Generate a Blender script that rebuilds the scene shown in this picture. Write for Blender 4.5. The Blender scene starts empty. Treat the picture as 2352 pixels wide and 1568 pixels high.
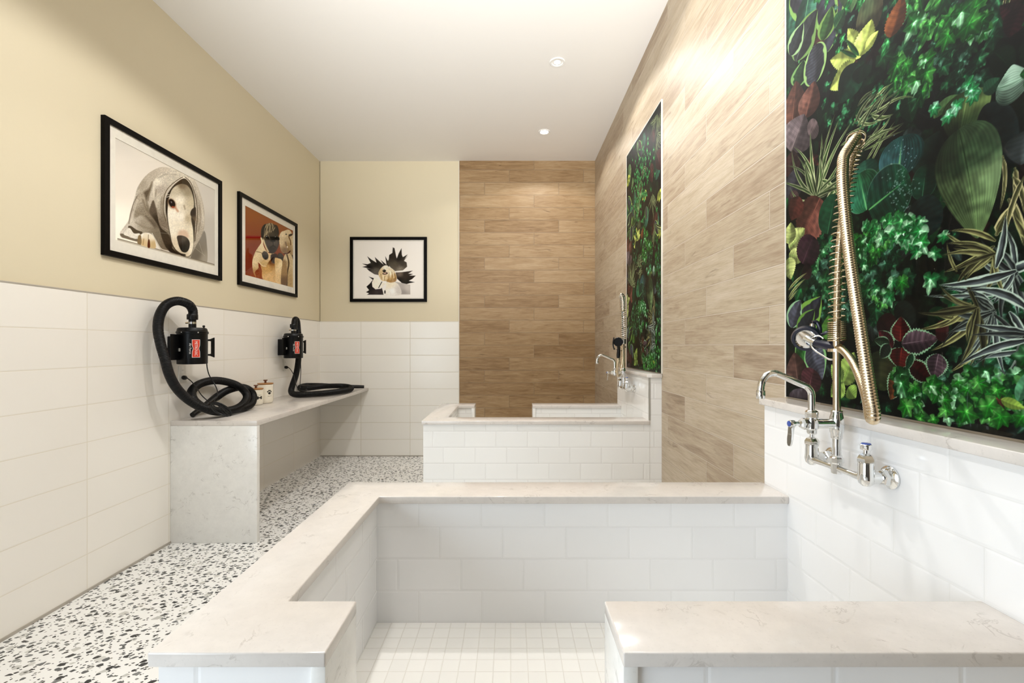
import bpy, bmesh, math, random
import numpy as np
from mathutils import Vector, Matrix

SC = bpy.context.scene
COL = SC.collection
rnd = random.Random(7)

# ------------------------------------------------------------------ camera
F, VX, VY, H = 1045.0, 1173.0, 793.0, 1.354
cam_d = bpy.data.cameras.new('camera')
cam = bpy.data.objects.new('camera', cam_d); COL.objects.link(cam)
cam.location = (0, 0, H); cam.rotation_euler = (math.pi / 2, 0, 0)
cam_d.sensor_width = 36.0; cam_d.lens = F / 2352 * 36
cam_d.shift_x = (1176 - VX) / 2352; cam_d.shift_y = (VY - 784) / 2352
cam_d.clip_start = 0.02
SC.camera = cam

def pt(px, py, Y):
    """point seen at photo pixel (px, py) at distance Y along the room"""
    return Vector(((px - VX) * Y / F, Y, H - (py - VY) * Y / F))

def lin(c):
    out = []
    for v in c[:3]:
        v = v / 255.0
        out.append(v / 12.92 if v <= 0.04045 else ((v + 0.055) / 1.055) ** 2.4)
    return (*out, 1.0)

# room dimensions
XL, XR, YB, YF, ZC = -2.33, 1.029, 5.559, -2.6, 3.607
ZT = 1.645                      # top of the tiled wainscot
XWOOD = -0.628                  # wood panelling begins on the back wall

# ------------------------------------------------------------------ mesh helpers
class MB:
    def __init__(self): self.v = []; self.f = []; self.mi = []
    def add(self, v, f, mi=0):
        n = len(self.v); self.v += [tuple(p) for p in v]
        self.f += [tuple(i + n for i in q) for q in f]; self.mi += [mi] * len(f)
        return self
    def bm(self, b, mi=0):
        b.verts.ensure_lookup_table(); b.verts.index_update()
        self.add([v.co.copy() for v in b.verts], [[v.index for v in f.verts] for f in b.faces], mi); b.free(); return self
    def box(self, x0, x1, y0, y1, z0, z1, bev=0, mi=0, seg=2):
        b = bmesh.new(); bmesh.ops.create_cube(b, size=1)
        for v in b.verts:
            v.co = Vector(((x0 + x1) / 2 + v.co.x * (x1 - x0), (y0 + y1) / 2 + v.co.y * (y1 - y0), (z0 + z1) / 2 + v.co.z * (z1 - z0)))
        if bev: bmesh.ops.bevel(b, geom=b.edges[:], offset=bev, segments=seg, affect='EDGES', profile=0.5)
        return self.bm(b, mi)
    def prism(self, poly, z0, z1, bev=0, seg=3, mi=0, fn=None):
        b = bmesh.new()
        vs = [b.verts.new((p[0], p[1], z0)) for p in poly]
        f = b.faces.new(vs)
        r = bmesh.ops.extrude_face_region(b, geom=[f])
        for g in r['geom']:
            if isinstance(g, bmesh.types.BMVert): g.co.z = z1
        bmesh.ops.recalc_face_normals(b, faces=b.faces[:])
        if bev: bmesh.ops.bevel(b, geom=b.edges[:], offset=bev, segments=seg, affect='EDGES', profile=0.5)
        if fn:
            for v in b.verts: v.co = Vector(fn(v.co))
            bmesh.ops.recalc_face_normals(b, faces=b.faces[:])
        return self.bm(b, mi)
    def lathe(self, prof, org, axis, seg=24, mi=0, rot=0.0):
        a = Vector(axis).normalized(); o = Vector(org)
        u = a.orthogonal().normalized(); w = a.cross(u)
        v = []; f = []; n = len(prof)
        for r, h in prof:
            for k in range(seg):
                t = 2 * math.pi * k / seg + rot
                v.append(o + a * h + (u * math.cos(t) + w * math.sin(t)) * max(r, 1e-5))
        for i in range(n - 1):
            for k in range(seg):
                k2 = (k + 1) % seg
                f.append((i * seg + k, i * seg + k2, (i + 1) * seg + k2, (i + 1) * seg + k))
        f.append(tuple(range(seg))[::-1]); f.append(tuple((n - 1) * seg + k for k in range(seg)))
        return self.add(v, f, mi)
    def tube(self, pts, r, seg=12, closed=False, mi=0, cap=True):
        pts = [Vector(p) for p in pts]; n = len(pts)
        tang = []
        for i in range(n):
            a = pts[(i - 1) % n] if (closed or i > 0) else pts[i]
            c = pts[(i + 1) % n] if (closed or i < n - 1) else pts[i]
            d = c - a; tang.append(d.normalized() if d.length > 1e-9 else Vector((0, 0, 1)))
        u = tang[0].orthogonal().normalized(); v = []; f = []
        for i in range(n):
            u = (u - tang[i] * u.dot(tang[i])).normalized(); w = tang[i].cross(u)
            rr = r[i] if hasattr(r, '__len__') else r
            for k in range(seg):
                t = 2 * math.pi * k / seg
                v.append(pts[i] + (u * math.cos(t) + w * math.sin(t)) * rr)
        m = n if closed else n - 1
        for i in range(m):
            j = (i + 1) % n
            for k in range(seg):
                k2 = (k + 1) % seg
                f.append((i * seg + k, i * seg + k2, j * seg + k2, j * seg + k))
        if cap and not closed:
            f.append(tuple(range(seg))[::-1]); f.append(tuple((n - 1) * seg + k for k in range(seg)))
        return self.add(v, f, mi)
    def build(self, name, mats, parent=None, smooth=35):
        me = bpy.data.meshes.new(name)
        off = Vector(parent_loc(parent)) if parent else Vector((0, 0, 0))
        me.from_pydata([tuple(Vector(p) - off) for p in self.v], [], self.f)
        mats = mats if isinstance(mats, (list, tuple)) else [mats]
        for m in mats: me.materials.append(m)
        if len(mats) > 1: me.polygons.foreach_set('material_index', self.mi)
        b = bmesh.new(); b.from_mesh(me); bmesh.ops.recalc_face_normals(b, faces=b.faces[:]); b.to_mesh(me); b.free()
        if smooth:
            me.polygons.foreach_set('use_smooth', [True] * len(me.polygons))
            me.set_sharp_from_angle(angle=math.radians(smooth))
        me.update()
        o = bpy.data.objects.new(name, me); COL.objects.link(o)
        if parent: o.parent = parent
        return o

def parent_loc(o):
    l = Vector((0, 0, 0))
    while o is not None: l += Vector(o.location); o = o.parent
    return l

def thing(name, label, cat, loc=(0, 0, 0), group=None):
    o = bpy.data.objects.new(name, None); COL.objects.link(o); o.location = loc
    o.empty_display_size = 0.05
    o['label'] = label; o['category'] = cat
    if group: o['group'] = group
    return o

def structure(o, label=None):
    o['kind'] = 'structure'
    if label: o['label'] = label
    return o

def smooth_path(pts, n, closed=False):
    """Catmull-Rom through the points, evenly resampled to n"""
    P = [Vector(p) for p in pts]; m = len(P); out = []
    for i in range(m if closed else m - 1):
        p0 = P[(i - 1) % m] if (closed or i > 0) else P[0] * 2 - P[1]
        p1 = P[i]; p2 = P[(i + 1) % m]
        p3 = P[(i + 2) % m] if (closed or i < m - 2) else P[-1] * 2 - P[-2]
        for k in range(24):
            t = k / 24
            out.append(0.5 * ((2 * p1) + (p2 - p0) * t + (2 * p0 - 5 * p1 + 4 * p2 - p3) * t * t + (3 * p1 - p0 - 3 * p2 + p3) * t ** 3))
    if not closed: out.append(P[-1].copy())
    if closed: out.append(out[0].copy())
    L = [0.0]
    for i in range(1, len(out)): L.append(L[-1] + (out[i] - out[i - 1]).length)
    res = []; j = 0
    for k in range(n):
        d = L[-1] * k / (n if closed else n - 1)
        while j < len(L) - 2 and L[j + 1] < d: j += 1
        s = (d - L[j]) / max(L[j + 1] - L[j], 1e-9)
        res.append(out[j].lerp(out[j + 1], min(max(s, 0), 1)))
    return res

def path_len(p): return sum((p[i + 1] - p[i]).length for i in range(len(p) - 1))

# ------------------------------------------------------------------ node helpers
class NT:
    def __init__(self, name):
        self.m = bpy.data.materials.new(name); self.m.use_nodes = True
        self.t = self.m.node_tree; self.b = self.t.nodes['Principled BSDF']
    def n(self, typ, **kw):
        x = self.t.nodes.new(typ)
        for k, v in kw.items(): setattr(x, k, v)
        return x
    def put(self, sock, v):
        if isinstance(v, bpy.types.NodeSocket): self.t.links.new(v, sock)
        else: sock.default_value = v
    def math(self, op, a, b=0.0, c=0.0):
        x = self.n('ShaderNodeMath', operation=op)
        self.put(x.inputs[0], a); self.put(x.inputs[1], b); self.put(x.inputs[2], c)
        return x.outputs[0]
    def mix(self, f, a, b, typ='MIX'):
        x = self.n('ShaderNodeMix', data_type='RGBA', blend_type=typ)
        self.put(x.inputs['Factor'], f); self.put(x.inputs[6], a); self.put(x.inputs[7], b)
        return x.outputs[2]
    def ramp(self, f, stops, interp='LINEAR'):
        x = self.n('ShaderNodeValToRGB'); x.color_ramp.interpolation = interp
        e = x.color_ramp.elements
        while len(e) < len(stops): e.new(0.5)
        for i, (p, c) in enumerate(stops): e[i].position = p; e[i].color = c
        self.put(x.inputs[0], f); return x.outputs[0]
    def rng(self, v, a, b, c=0.0, d=1.0, mode='LINEAR'):
        x = self.n('ShaderNodeMapRange', interpolation_type=mode)
        self.put(x.inputs['Value'], v); self.put(x.inputs['From Min'], a); self.put(x.inputs['From Max'], b)
        self.put(x.inputs['To Min'], c); self.put(x.inputs['To Max'], d); return x.outputs['Result']
    def xyz(self, x, y, z):
        c = self.n('ShaderNodeCombineXYZ'); self.put(c.inputs[0], x); self.put(c.inputs[1], y); self.put(c.inputs[2], z); return c.outputs[0]
    def sep(self, v):
        s = self.n('ShaderNodeSeparateXYZ'); self.put(s.inputs[0], v); return s.outputs
    def noise(self, vec, scale, detail=3, rough=0.5, dist=0.0):
        x = self.n('ShaderNodeTexNoise'); self.put(x.inputs['Vector'], vec)
        x.inputs['Scale'].default_value = scale; x.inputs['Detail'].default_value = detail
        x.inputs['Roughness'].default_value = rough; x.inputs['Distortion'].default_value = dist
        return x.outputs
    def pos(self):
        g = self.n('ShaderNodeNewGeometry'); return g.outputs['Position'], g.outputs['True Normal']
    def bump(self, h, strength=0.3, dist=0.002):
        x = self.n('ShaderNodeBump'); x.inputs['Strength'].default_value = strength; x.inputs['Distance'].default_value = dist
        self.put(x.inputs['Height'], h); self.t.links.new(x.outputs[0], self.b.inputs['Normal'])
    def set(self, **kw):
        for k, v in kw.items(): self.put(self.b.inputs[k.replace('_', ' ')], v)
        return self.m
    def planar(self):
        """wall coordinates: u runs along the wall, v up it (or both across the floor)"""
        P, N = self.pos(); p = self.sep(P); n = self.sep(N)
        a = self.math('GREATER_THAN', self.math('ABSOLUTE', n[0]), 0.6)
        b = self.math('GREATER_THAN', self.math('ABSOLUTE', n[2]), 0.6)
        u = self.math('ADD', self.math('MULTIPLY', p[0], self.math('SUBTRACT', 1.0, a)), self.math('MULTIPLY', p[1], a))
        v = self.math('ADD', self.math('MULTIPLY', p[2], self.math('SUBTRACT', 1.0, b)), self.math('MULTIPLY', p[1], b))
        return u, v, a
    def cells(self, u, v, W, Hh, ou, ov, stag):
        vv = self.math('DIVIDE', self.math('SUBTRACT', v, ov), Hh)
        r = self.math('FLOOR', vv)
        uu = self.math('ADD', self.math('DIVIDE', self.math('SUBTRACT', u, ou), W), self.math('MULTIPLY', r, stag))
        i = self.math('FLOOR', uu)
        fu = self.math('FRACT', uu); fv = self.math('FRACT', vv)
        du = self.math('MULTIPLY', self.math('MINIMUM', fu, self.math('SUBTRACT', 1.0, fu)), W)
        dv = self.math('MULTIPLY', self.math('MINIMUM', fv, self.math('SUBTRACT', 1.0, fv)), Hh)
        d = self.math('MINIMUM', du, dv)
        w = self.n('ShaderNodeTexWhiteNoise', noise_dimensions='3D'); self.put(w.inputs['Vector'], self.xyz(i, r, 0.37))
        return d, w.outputs['Value'], w.outputs['Color'], i, r

def plain(name, c, rough=0.5, metal=0.0, **kw):
    n = NT(name); P, _ = n.pos()
    nz = n.noise(P, 35, 2)[0]
    col = n.mix(n.rng(nz, 0.3, 0.7, 0.0, 1.0), lin([v * 0.97 for v in c]), lin(c))
    return n.set(Base_Color=col, Roughness=rough, Metallic=metal, **kw)

def tile_mat(name, W, Hh, ou, ov, stag, base, grout, gw=0.003, rough=0.18, var=0.03, bump=0.35, edge=0.004):
    n = NT(name); u, v, a = n.planar()
    d, w, wc, i, r = n.cells(u, v, W, Hh, ou, ov, stag)
    g = n.rng(d, gw * 0.35, gw * 0.65, 0.0, 1.0)
    dark = lin([c * (1 - var) for c in base])
    body = n.mix(w, dark, lin(base))
    col = n.mix(g, lin(grout), body)
    P, _ = n.pos(); wav = n.noise(P, 5, 2)[0]
    h = n.math('ADD', n.rng(d, gw * 0.4, gw * 0.5 + edge, 0.0, 1.0, 'SMOOTHSTEP'), n.math('MULTIPLY', wav, 0.25))
    n.bump(h, bump, 0.002)
    return n.set(Base_Color=col, Roughness=n.rng(g, 0, 1, 0.7, rough))

def wood_mat(name, W, ou, ov, stag, tones, groove):
    n = NT(name); u, v, a = n.planar()
    d, w, wc, i, r = n.cells(u, v, W, 0.1528, ou, ov, stag)
    wcs = n.sep(wc)
    du = n.math('ADD', u, n.math('MULTIPLY', wcs[0], 37.0))
    vec = n.xyz(n.math('MULTIPLY', du, 1.6), n.math('MULTIPLY', v, 12.0), n.math('MULTIPLY', wcs[1], 20.0))
    big = n.noise(vec, 1.9, 6, 0.62, 0.8)[0]
    vec2 = n.xyz(n.math('MULTIPLY', du, 3.0), n.math('MULTIPLY', v, 70.0), n.math('MULTIPLY', wcs[2], 9.0))
    fine = n.noise(vec2, 2.2, 5, 0.65, 0.3)[0]
    # sparse darker heart streaks and knots
    vec3 = n.xyz(n.math('MULTIPLY', du, 2.1), n.math('MULTIPLY', v, 11.0), n.math('MULTIPLY', wcs[0], 5.0))
    kn = n.noise(vec3, 1.6, 2, 0.5, 1.5)[0]
    knot = n.rng(kn, 0.65, 0.80, 0.0, 1.0, 'SMOOTHSTEP')
    t = n.math('ADD', n.math('MULTIPLY', big, 0.66), n.math('ADD', n.math('MULTIPLY', fine, 0.56), 0.0))
    t = n.math('ADD', t, n.math('MULTIPLY', n.math('SUBTRACT', w, 0.5), 0.2))
    col = n.ramp(t, [(0.26, lin(tones[0])), (0.48, lin(tones[1])), (0.66, lin(tones[2])), (0.88, lin(tones[3]))])
    col = n.mix(n.math('MULTIPLY', knot, 0.55), col, lin(tones[4]))
    pore = n.noise(n.xyz(n.math('MULTIPLY', du, 6.0), n.math('MULTIPLY', v, 240.0), wcs[1]), 2.0, 3, 0.6)[0]
    col = n.mix(n.rng(pore, 0.52, 0.76, 0.0, 0.46), col, lin(tones[0]))
    edge = n.rng(d, 0.0022, 0.0055, groove, 0.0)  # plank edges darkened to paint the shadow beside the grout
    col = n.mix(edge, col, lin(tones[4]))
    g = n.rng(d, 0.0010, 0.0019, 0.0, 1.0)
    col = n.mix(g, lin(tones[5]), col)
    h = n.math('ADD', n.rng(d, 0.0006, 0.003, 0.0, 1.0), n.math('MULTIPLY', fine, 0.3))
    n.bump(h, 0.25, 0.002)
    return n.set(Base_Color=col, Roughness=n.rng(fine, 0.2, 0.8, 0.42, 0.55), Specular_IOR_Level=0.35)

def quartz_mat(name, base, vein, vein_amt=0.5, rough=0.14):
    n = NT(name); P, _ = n.pos()
    a = n.noise(P, 9, 5, 0.6, 1.2)[0]
    line = n.rng(n.math('ABSOLUTE', n.math('SUBTRACT', a, 0.5)), 0.0, 0.022, 1.0, 0.0, 'SMOOTHSTEP')
    mask = n.rng(n.noise(P, 15, 2)[0], 0.52, 0.66, 0.0, 1.0, 'SMOOTHSTEP')
    cloud = n.noise(P, 22, 4, 0.65)[0]
    col = n.mix(n.rng(cloud, 0.3, 0.7), lin([c * 0.965 for c in base]), lin(base))
    col = n.mix(n.math('MULTIPLY', n.math('MULTIPLY', line, mask), vein_amt), col, lin(vein))
    sp = n.noise(P, 160, 2)[0]
    col = n.mix(n.rng(sp, 0.62, 0.75, 0.0, 0.25), col, lin([c * 0.85 for c in base]))
    return n.set(Base_Color=col, Roughness=rough)

M = {}
n = NT('cream_wall_paint'); P, _ = n.pos()
n.bump(n.noise(P, 260, 2)[0], 0.04, 0.001)
M['paint'] = n.set(Base_Color=lin((221, 209, 180)), Roughness=0.55)
M['dark_unseen'] = plain('charcoal_unseen_wall', (74, 70, 66), 0.6)  # unseen walls made dark to deepen chrome reflections and cut bounce light
n = NT('ceiling_paint'); P, _ = n.pos(); n.bump(n.noise(P, 200, 2)[0], 0.03, 0.001)
M['ceiling'] = n.set(Base_Color=lin((235, 231, 225)), Roughness=0.7)
M['tile_left'] = tile_mat('cream_wall_tile', 0.597, ZT / 8, 3.10, 0.0, 0.0, (244, 239, 230), (222, 214, 197), 0.004, 0.2, 0.015, 0.25)
M['tile_back'] = tile_mat('cream_end_wall_tile', 0.601, ZT / 8, XWOOD, 0.0, 0.0, (246, 242, 233), (212, 203, 183), 0.0045, 0.2, 0.015, 0.3)
M['subway_near'] = tile_mat('white_block_tile', 0.2155, 0.109, -0.027, 0.4076 - 0.109, 1 / 3, (241, 240, 239), (228, 227, 225), 0.0025, 0.12, 0.012, 0.3, 0.006)
M['subway_far'] = tile_mat('white_block_tile_far', 0.2155, 0.1095, -0.387, 0.660 - 0.1095 * 8, 1 / 3, (244, 243, 240), (222, 220, 216), 0.003, 0.12, 0.012, 0.35, 0.008)
M['mosaic'] = tile_mat('white_mosaic_floor', 0.0508, 0.0508, 0.0, 0.0, 0.0, (243, 240, 234), (222, 217, 208), 0.0022, 0.3, 0.02, 0.25, 0.003)
WT = [(122, 104, 85), (163, 143, 120), (182, 166, 142), (198, 183, 163), (115, 95, 76), (202, 190, 174)]
WB = [(104, 76, 48), (143, 113, 77), (166, 137, 100), (182, 157, 122), (86, 61, 37), (166, 145, 115)]
M['wood_right'] = wood_mat('wood_look_plank_tile', 0.88, 2.101, 1.3567 - 0.1528 * 13, 1 / 3, WT, 0.28)
M['wood_back'] = wood_mat('wood_look_plank_tile_end', 0.907, -0.0176, 1.3567 - 0.1528 * 14, -1 / 3, WB, 0.6)
M['quartz'] = quartz_mat('cream_quartz', (221, 214, 207), (160, 150, 141), 0.42)
M['quartz_white'] = quartz_mat('white_quartz', (238, 236, 231), (165, 160, 152), 0.5, 0.16)
M['chrome'] = plain('polished_chrome', (232, 232, 230), 0.06, 1.0)
M['steel'] = plain('warm_stainless_steel', (216, 198, 168), 0.2, 1.0)  # warm tint puts the wood's reflection into the metal colour
M['springsteel'] = plain('spring_steel', (222, 205, 176), 0.16, 1.0)
M['black'] = plain('black_plastic', (10, 10, 11), 0.32, Specular_IOR_Level=0.35)
M['blackhose'] = plain('black_rubber_hose', (6, 6, 7), 0.4, Specular_IOR_Level=0.25)
M['blacksatin'] = plain('black_powder_coat', (8, 8, 9), 0.34, Specular_IOR_Level=0.25)
M['navy'] = plain('dark_blue_rubber', (24, 26, 44), 0.3)
M['blue'] = plain('blue_index_button', (66, 88, 168), 0.25)
M['ceramic'] = plain('cream_ceramic', (238, 230, 212), 0.15)
M['acacia'] = plain('brown_wood_lid', (176, 124, 70), 0.45)
M['darkwood'] = plain('dark_brown_wood_knob', (112, 66, 36), 0.45)
M['ink'] = plain('black_ink', (24, 22, 20), 0.5)
M['white_plastic'] = plain('white_plastic', (238, 234, 226), 0.35)
M['frame'] = plain('black_frame_wood', (8, 6, 5), 0.4, Specular_IOR_Level=0.1)
M['mat'] = plain('white_picture_mat', (240, 234, 220), 0.7)
M['red'] = plain('red_badge', (214, 62, 40), 0.35)
M['badgewhite'] = plain('white_badge_lettering', (240, 236, 230), 0.4)
M['trim'] = plain('pale_metal_trim', (230, 224, 212), 0.35, 0.0)
M['greytrim'] = plain('grey_metal_trim', (172, 170, 162), 0.35, 0.2)
M['caulk'] = plain('taupe_base_strip', (178, 170, 158), 0.6)
M['whitemetal'] = plain('white_enamel', (240, 238, 234), 0.35)
n = NT('lamp_lens'); M['lamp'] = n.set(Base_Color=lin((255, 250, 240)), Emission_Color=lin((255, 244, 222)), Emission_Strength=14.0)
n = NT('lamp_lens_soft'); M['lamp2'] = n.set(Base_Color=lin((255, 250, 240)), Emission_Color=lin((255, 246, 230)), Emission_Strength=4.0)
# picture glass: clear, mirror-like at a slant
n = NT('picture_glass'); t = n.t
tr = n.n('ShaderNodeBsdfTransparent'); gl = n.n('ShaderNodeBsdfGlossy'); gl.inputs['Roughness'].default_value = 0.02
fr = n.n('ShaderNodeLayerWeight'); fr.inputs['Blend'].default_value = 0.5; mx = n.n('ShaderNodeMixShader')
fac = n.math('ADD', n.math('MULTIPLY', n.math('POWER', fr.outputs['Facing'], 5.0), 0.5), 0.012)
t.links.new(fac, mx.inputs[0]); t.links.new(tr.outputs[0], mx.inputs[1]); t.links.new(gl.outputs[0], mx.inputs[2])
t.links.new(mx.outputs[0], t.nodes['Material Output'].inputs['Surface']); M['glass'] = n.m

# terrazzo
n = NT('black_chip_terrazzo'); P, _ = n.pos(); p = n.sep(P)
rot_u = n.math('ADD', n.math('MULTIPLY', p[0], 0.94), n.math('MULTIPLY', p[1], 0.34))
rot_v = n.math('SUBTRACT', n.math('MULTIPLY', p[1], 0.94), n.math('MULTIPLY', p[0], 0.34))
def chips(scale, su, sv, lo, hi, keep, seed):
    vec = n.xyz(n.math('ADD', n.math('MULTIPLY', rot_u, su), seed), n.math('MULTIPLY', rot_v, sv), seed)
    nz = n.noise(vec, scale * 1.7, 1)[1]
    v2 = n.n('ShaderNodeVectorMath', operation='MULTIPLY_ADD')
    n.put(v2.inputs[0], nz); v2.inputs[1].default_value = (0.45 / scale,) * 3; n.put(v2.inputs[2], vec)
    vo = n.n('ShaderNodeTexVoronoi', voronoi_dimensions='2D', feature='F1', distance='MINKOWSKI'); vo.inputs['Exponent'].default_value = 1.4
    vo.inputs['Scale'].default_value = scale; n.put(vo.inputs['Vector'], v2.outputs[0])
    c = n.sep(vo.outputs['Color'])
    size = n.rng(c[0], 0.0, 1.0, lo, hi)
    m = n.rng(n.math('SUBTRACT', size, vo.outputs['Distance']), 0.0, 0.02, 0.0, 1.0)
    m = n.math('MULTIPLY', m, n.math('GREATER_THAN', keep, c[1]))
    return m, c[2]
m1, t1 = chips(25, 1.0, 1.3, 0.16, 0.42, 0.66, 0.0)
m2, t2 = chips(48, 1.0, 1.3, 0.12, 0.38, 0.5, 3.7)
m3, t3 = chips(17, 1.0, 1.1, 0.1, 0.4, 0.3, 9.1)
matrix = n.mix(n.noise(P, 3, 2)[0], lin((238, 236, 232)), lin((247, 246, 243)))
c1 = n.ramp(t1, [(0.0, lin((26, 28, 30))), (0.45, lin((52, 54, 56))), (0.75, lin((96, 98, 98))), (1.0, lin((150, 150, 146)))])
c2 = n.ramp(t2, [(0.0, lin((28, 29, 30))), (0.6, lin((60, 62, 62))), (1.0, lin((150, 146, 138)))])
c3 = n.ramp(t3, [(0.0, lin((190, 188, 182))), (1.0, lin((214, 212, 206)))])
col = n.mix(m3, matrix, c3); col = n.mix(m2, col, c2); col = n.mix(m1, col, c1)
M['terrazzo'] = n.set(Base_Color=col, Roughness=0.22)

def vcol(name, rough, coat=0.0, spec=0.5):
    n = NT(name); a = n.n('ShaderNodeAttribute', attribute_name='Col')
    return n.set(Base_Color=a.outputs['Color'], Roughness=rough, Coat_Weight=coat, Coat_Roughness=0.02, Specular_IOR_Level=spec)
M['print'] = vcol('photographic_print', 0.6, 0.0, 0.05)
M['mural'] = vcol('glossy_foliage_print', 0.5, 0.14, 0.08)

# ------------------------------------------------------------------ room
o = MB().box(XL - 0.1, XR + 0.1, YF - 0.1, YB + 0.1, -0.1, 0.0).build('floor', M['terrazzo'], smooth=0); structure(o)
o = MB().box(XL - 0.1, XR + 0.1, YF - 0.1, YB + 0.1, ZC, ZC + 0.1).build('ceiling', M['ceiling'], smooth=0); structure(o)
WY0, WY1, WZ0, WZ1 = -1.6, 0.4, 0.06, 2.9        # glazed opening in the left wall, behind the viewer
wl = MB()
wl.box(XL - 0.12, XL - 0.008, WY1, YB + 0.1, 0, ZC); wl.box(XL - 0.12, XL - 0.008, YF - 0.1, WY0, 0, ZC)
wl.box(XL - 0.12, XL - 0.008, WY0, WY1, WZ1, ZC); wl.box(XL - 0.12, XL - 0.008, WY0, WY1, 0, WZ0)
wl.box(XL - 0.05, XL, WY1 + 0.02, YB + 0.005, 0, ZT, mi=1)
structure(wl.build('wall_left', [M['paint'], M['tile_left']], smooth=0))
wb = MB()
wb.box(XL, XR + 0.1, YB + 0.008, YB + 0.12, 0, ZC)
wb.box(XL, XWOOD, YB, YB + 0.1, 0, ZT, mi=1)
wb.box(XWOOD, XR + 0.02, YB - 0.004, YB + 0.1, 0, ZC, mi=2)
structure(wb.build('wall_back', [M['paint'], M['tile_back'], M['wood_back']], smooth=0))
structure(MB().box(XR, XR + 0.12, YF - 0.1, YB + 0.1, 0, ZC).build('wall_right', M['wood_right'], smooth=0))
structure(MB().box(XL - 0.1, XR + 0.1, YF - 0.1, YF, 0, ZC).build('wall_front', M['dark_unseen'], smooth=0))
wn = MB(); xa, xb = XL - 0.09, XL - 0.03; ym = (WY0 + WY1) / 2
for y0, y1 in ((WY0, WY0 + 0.06), (ym - 0.03, ym + 0.03), (WY1 - 0.06, WY1)): wn.box(xa, xb, y0, y1, WZ0, WZ1)
for z0, z1 in ((WZ0, WZ0 + 0.06), (WZ1 - 0.06, WZ1)): wn.box(xa, xb, WY0 + 0.06, WY1 - 0.06, z0, z1)
win = structure(wn.build('window_1', M['greytrim'], smooth=0))
MB().box(XL - 0.064, XL - 0.058, WY0 + 0.06, WY1 - 0.06, WZ0 + 0.06, WZ1 - 0.06).build('pane', M['glass'], win, smooth=0)
# unseen wall, added right of the viewer to shade the foreground tub's front
structure(MB().box(.42, XR, -.42, -.30, 0, ZC).build('wall_shade', M['dark_unseen'], smooth=0))
# thin trims
structure(MB().box(XL - 0.008, XL + 0.0025, WY1, YB, ZT, ZT + 0.006).build('trim_1', M['caulk'], smooth=0))
structure(MB().box(XL, XWOOD - 0.006, YB - 0.002, YB + 0.008, ZT, ZT + 0.004).build('trim_2', M['trim'], smooth=0))
structure(MB().box(XWOOD - 0.007, XWOOD, YB - 0.005, YB + 0.008, 0, ZC).build('trim_3', M['trim'], smooth=0))
structure(MB().box(XL, XL + 0.006, WY1, 3.114, 0.0, 0.014).build('baseboard_left', M['caulk'], smooth=0))
structure(MB().box(XL + 0.006, XWOOD, YB - 0.006, YB, 0.0, 0.012).build('baseboard_back', M['caulk'], smooth=0))

# ------------------------------------------------------------------ painting of prints (vertex colours on a flat sheet)
def fract(x): return x - np.floor(x)
def vnoise(x, y, seed=0):
    xi = np.floor(x); yi = np.floor(y); xf = x - xi; yf = y - yi
    xf = xf * xf * (3 - 2 * xf); yf = yf * yf * (3 - 2 * yf)
    def h(a, b): return fract(np.sin(a * 127.1 + b * 311.7 + seed * 74.7) * 43758.5453)
    return (h(xi, yi) * (1 - xf) + h(xi + 1, yi) * xf) * (1 - yf) + (h(xi, yi + 1) * (1 - xf) + h(xi + 1, yi + 1) * xf) * yf

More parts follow.
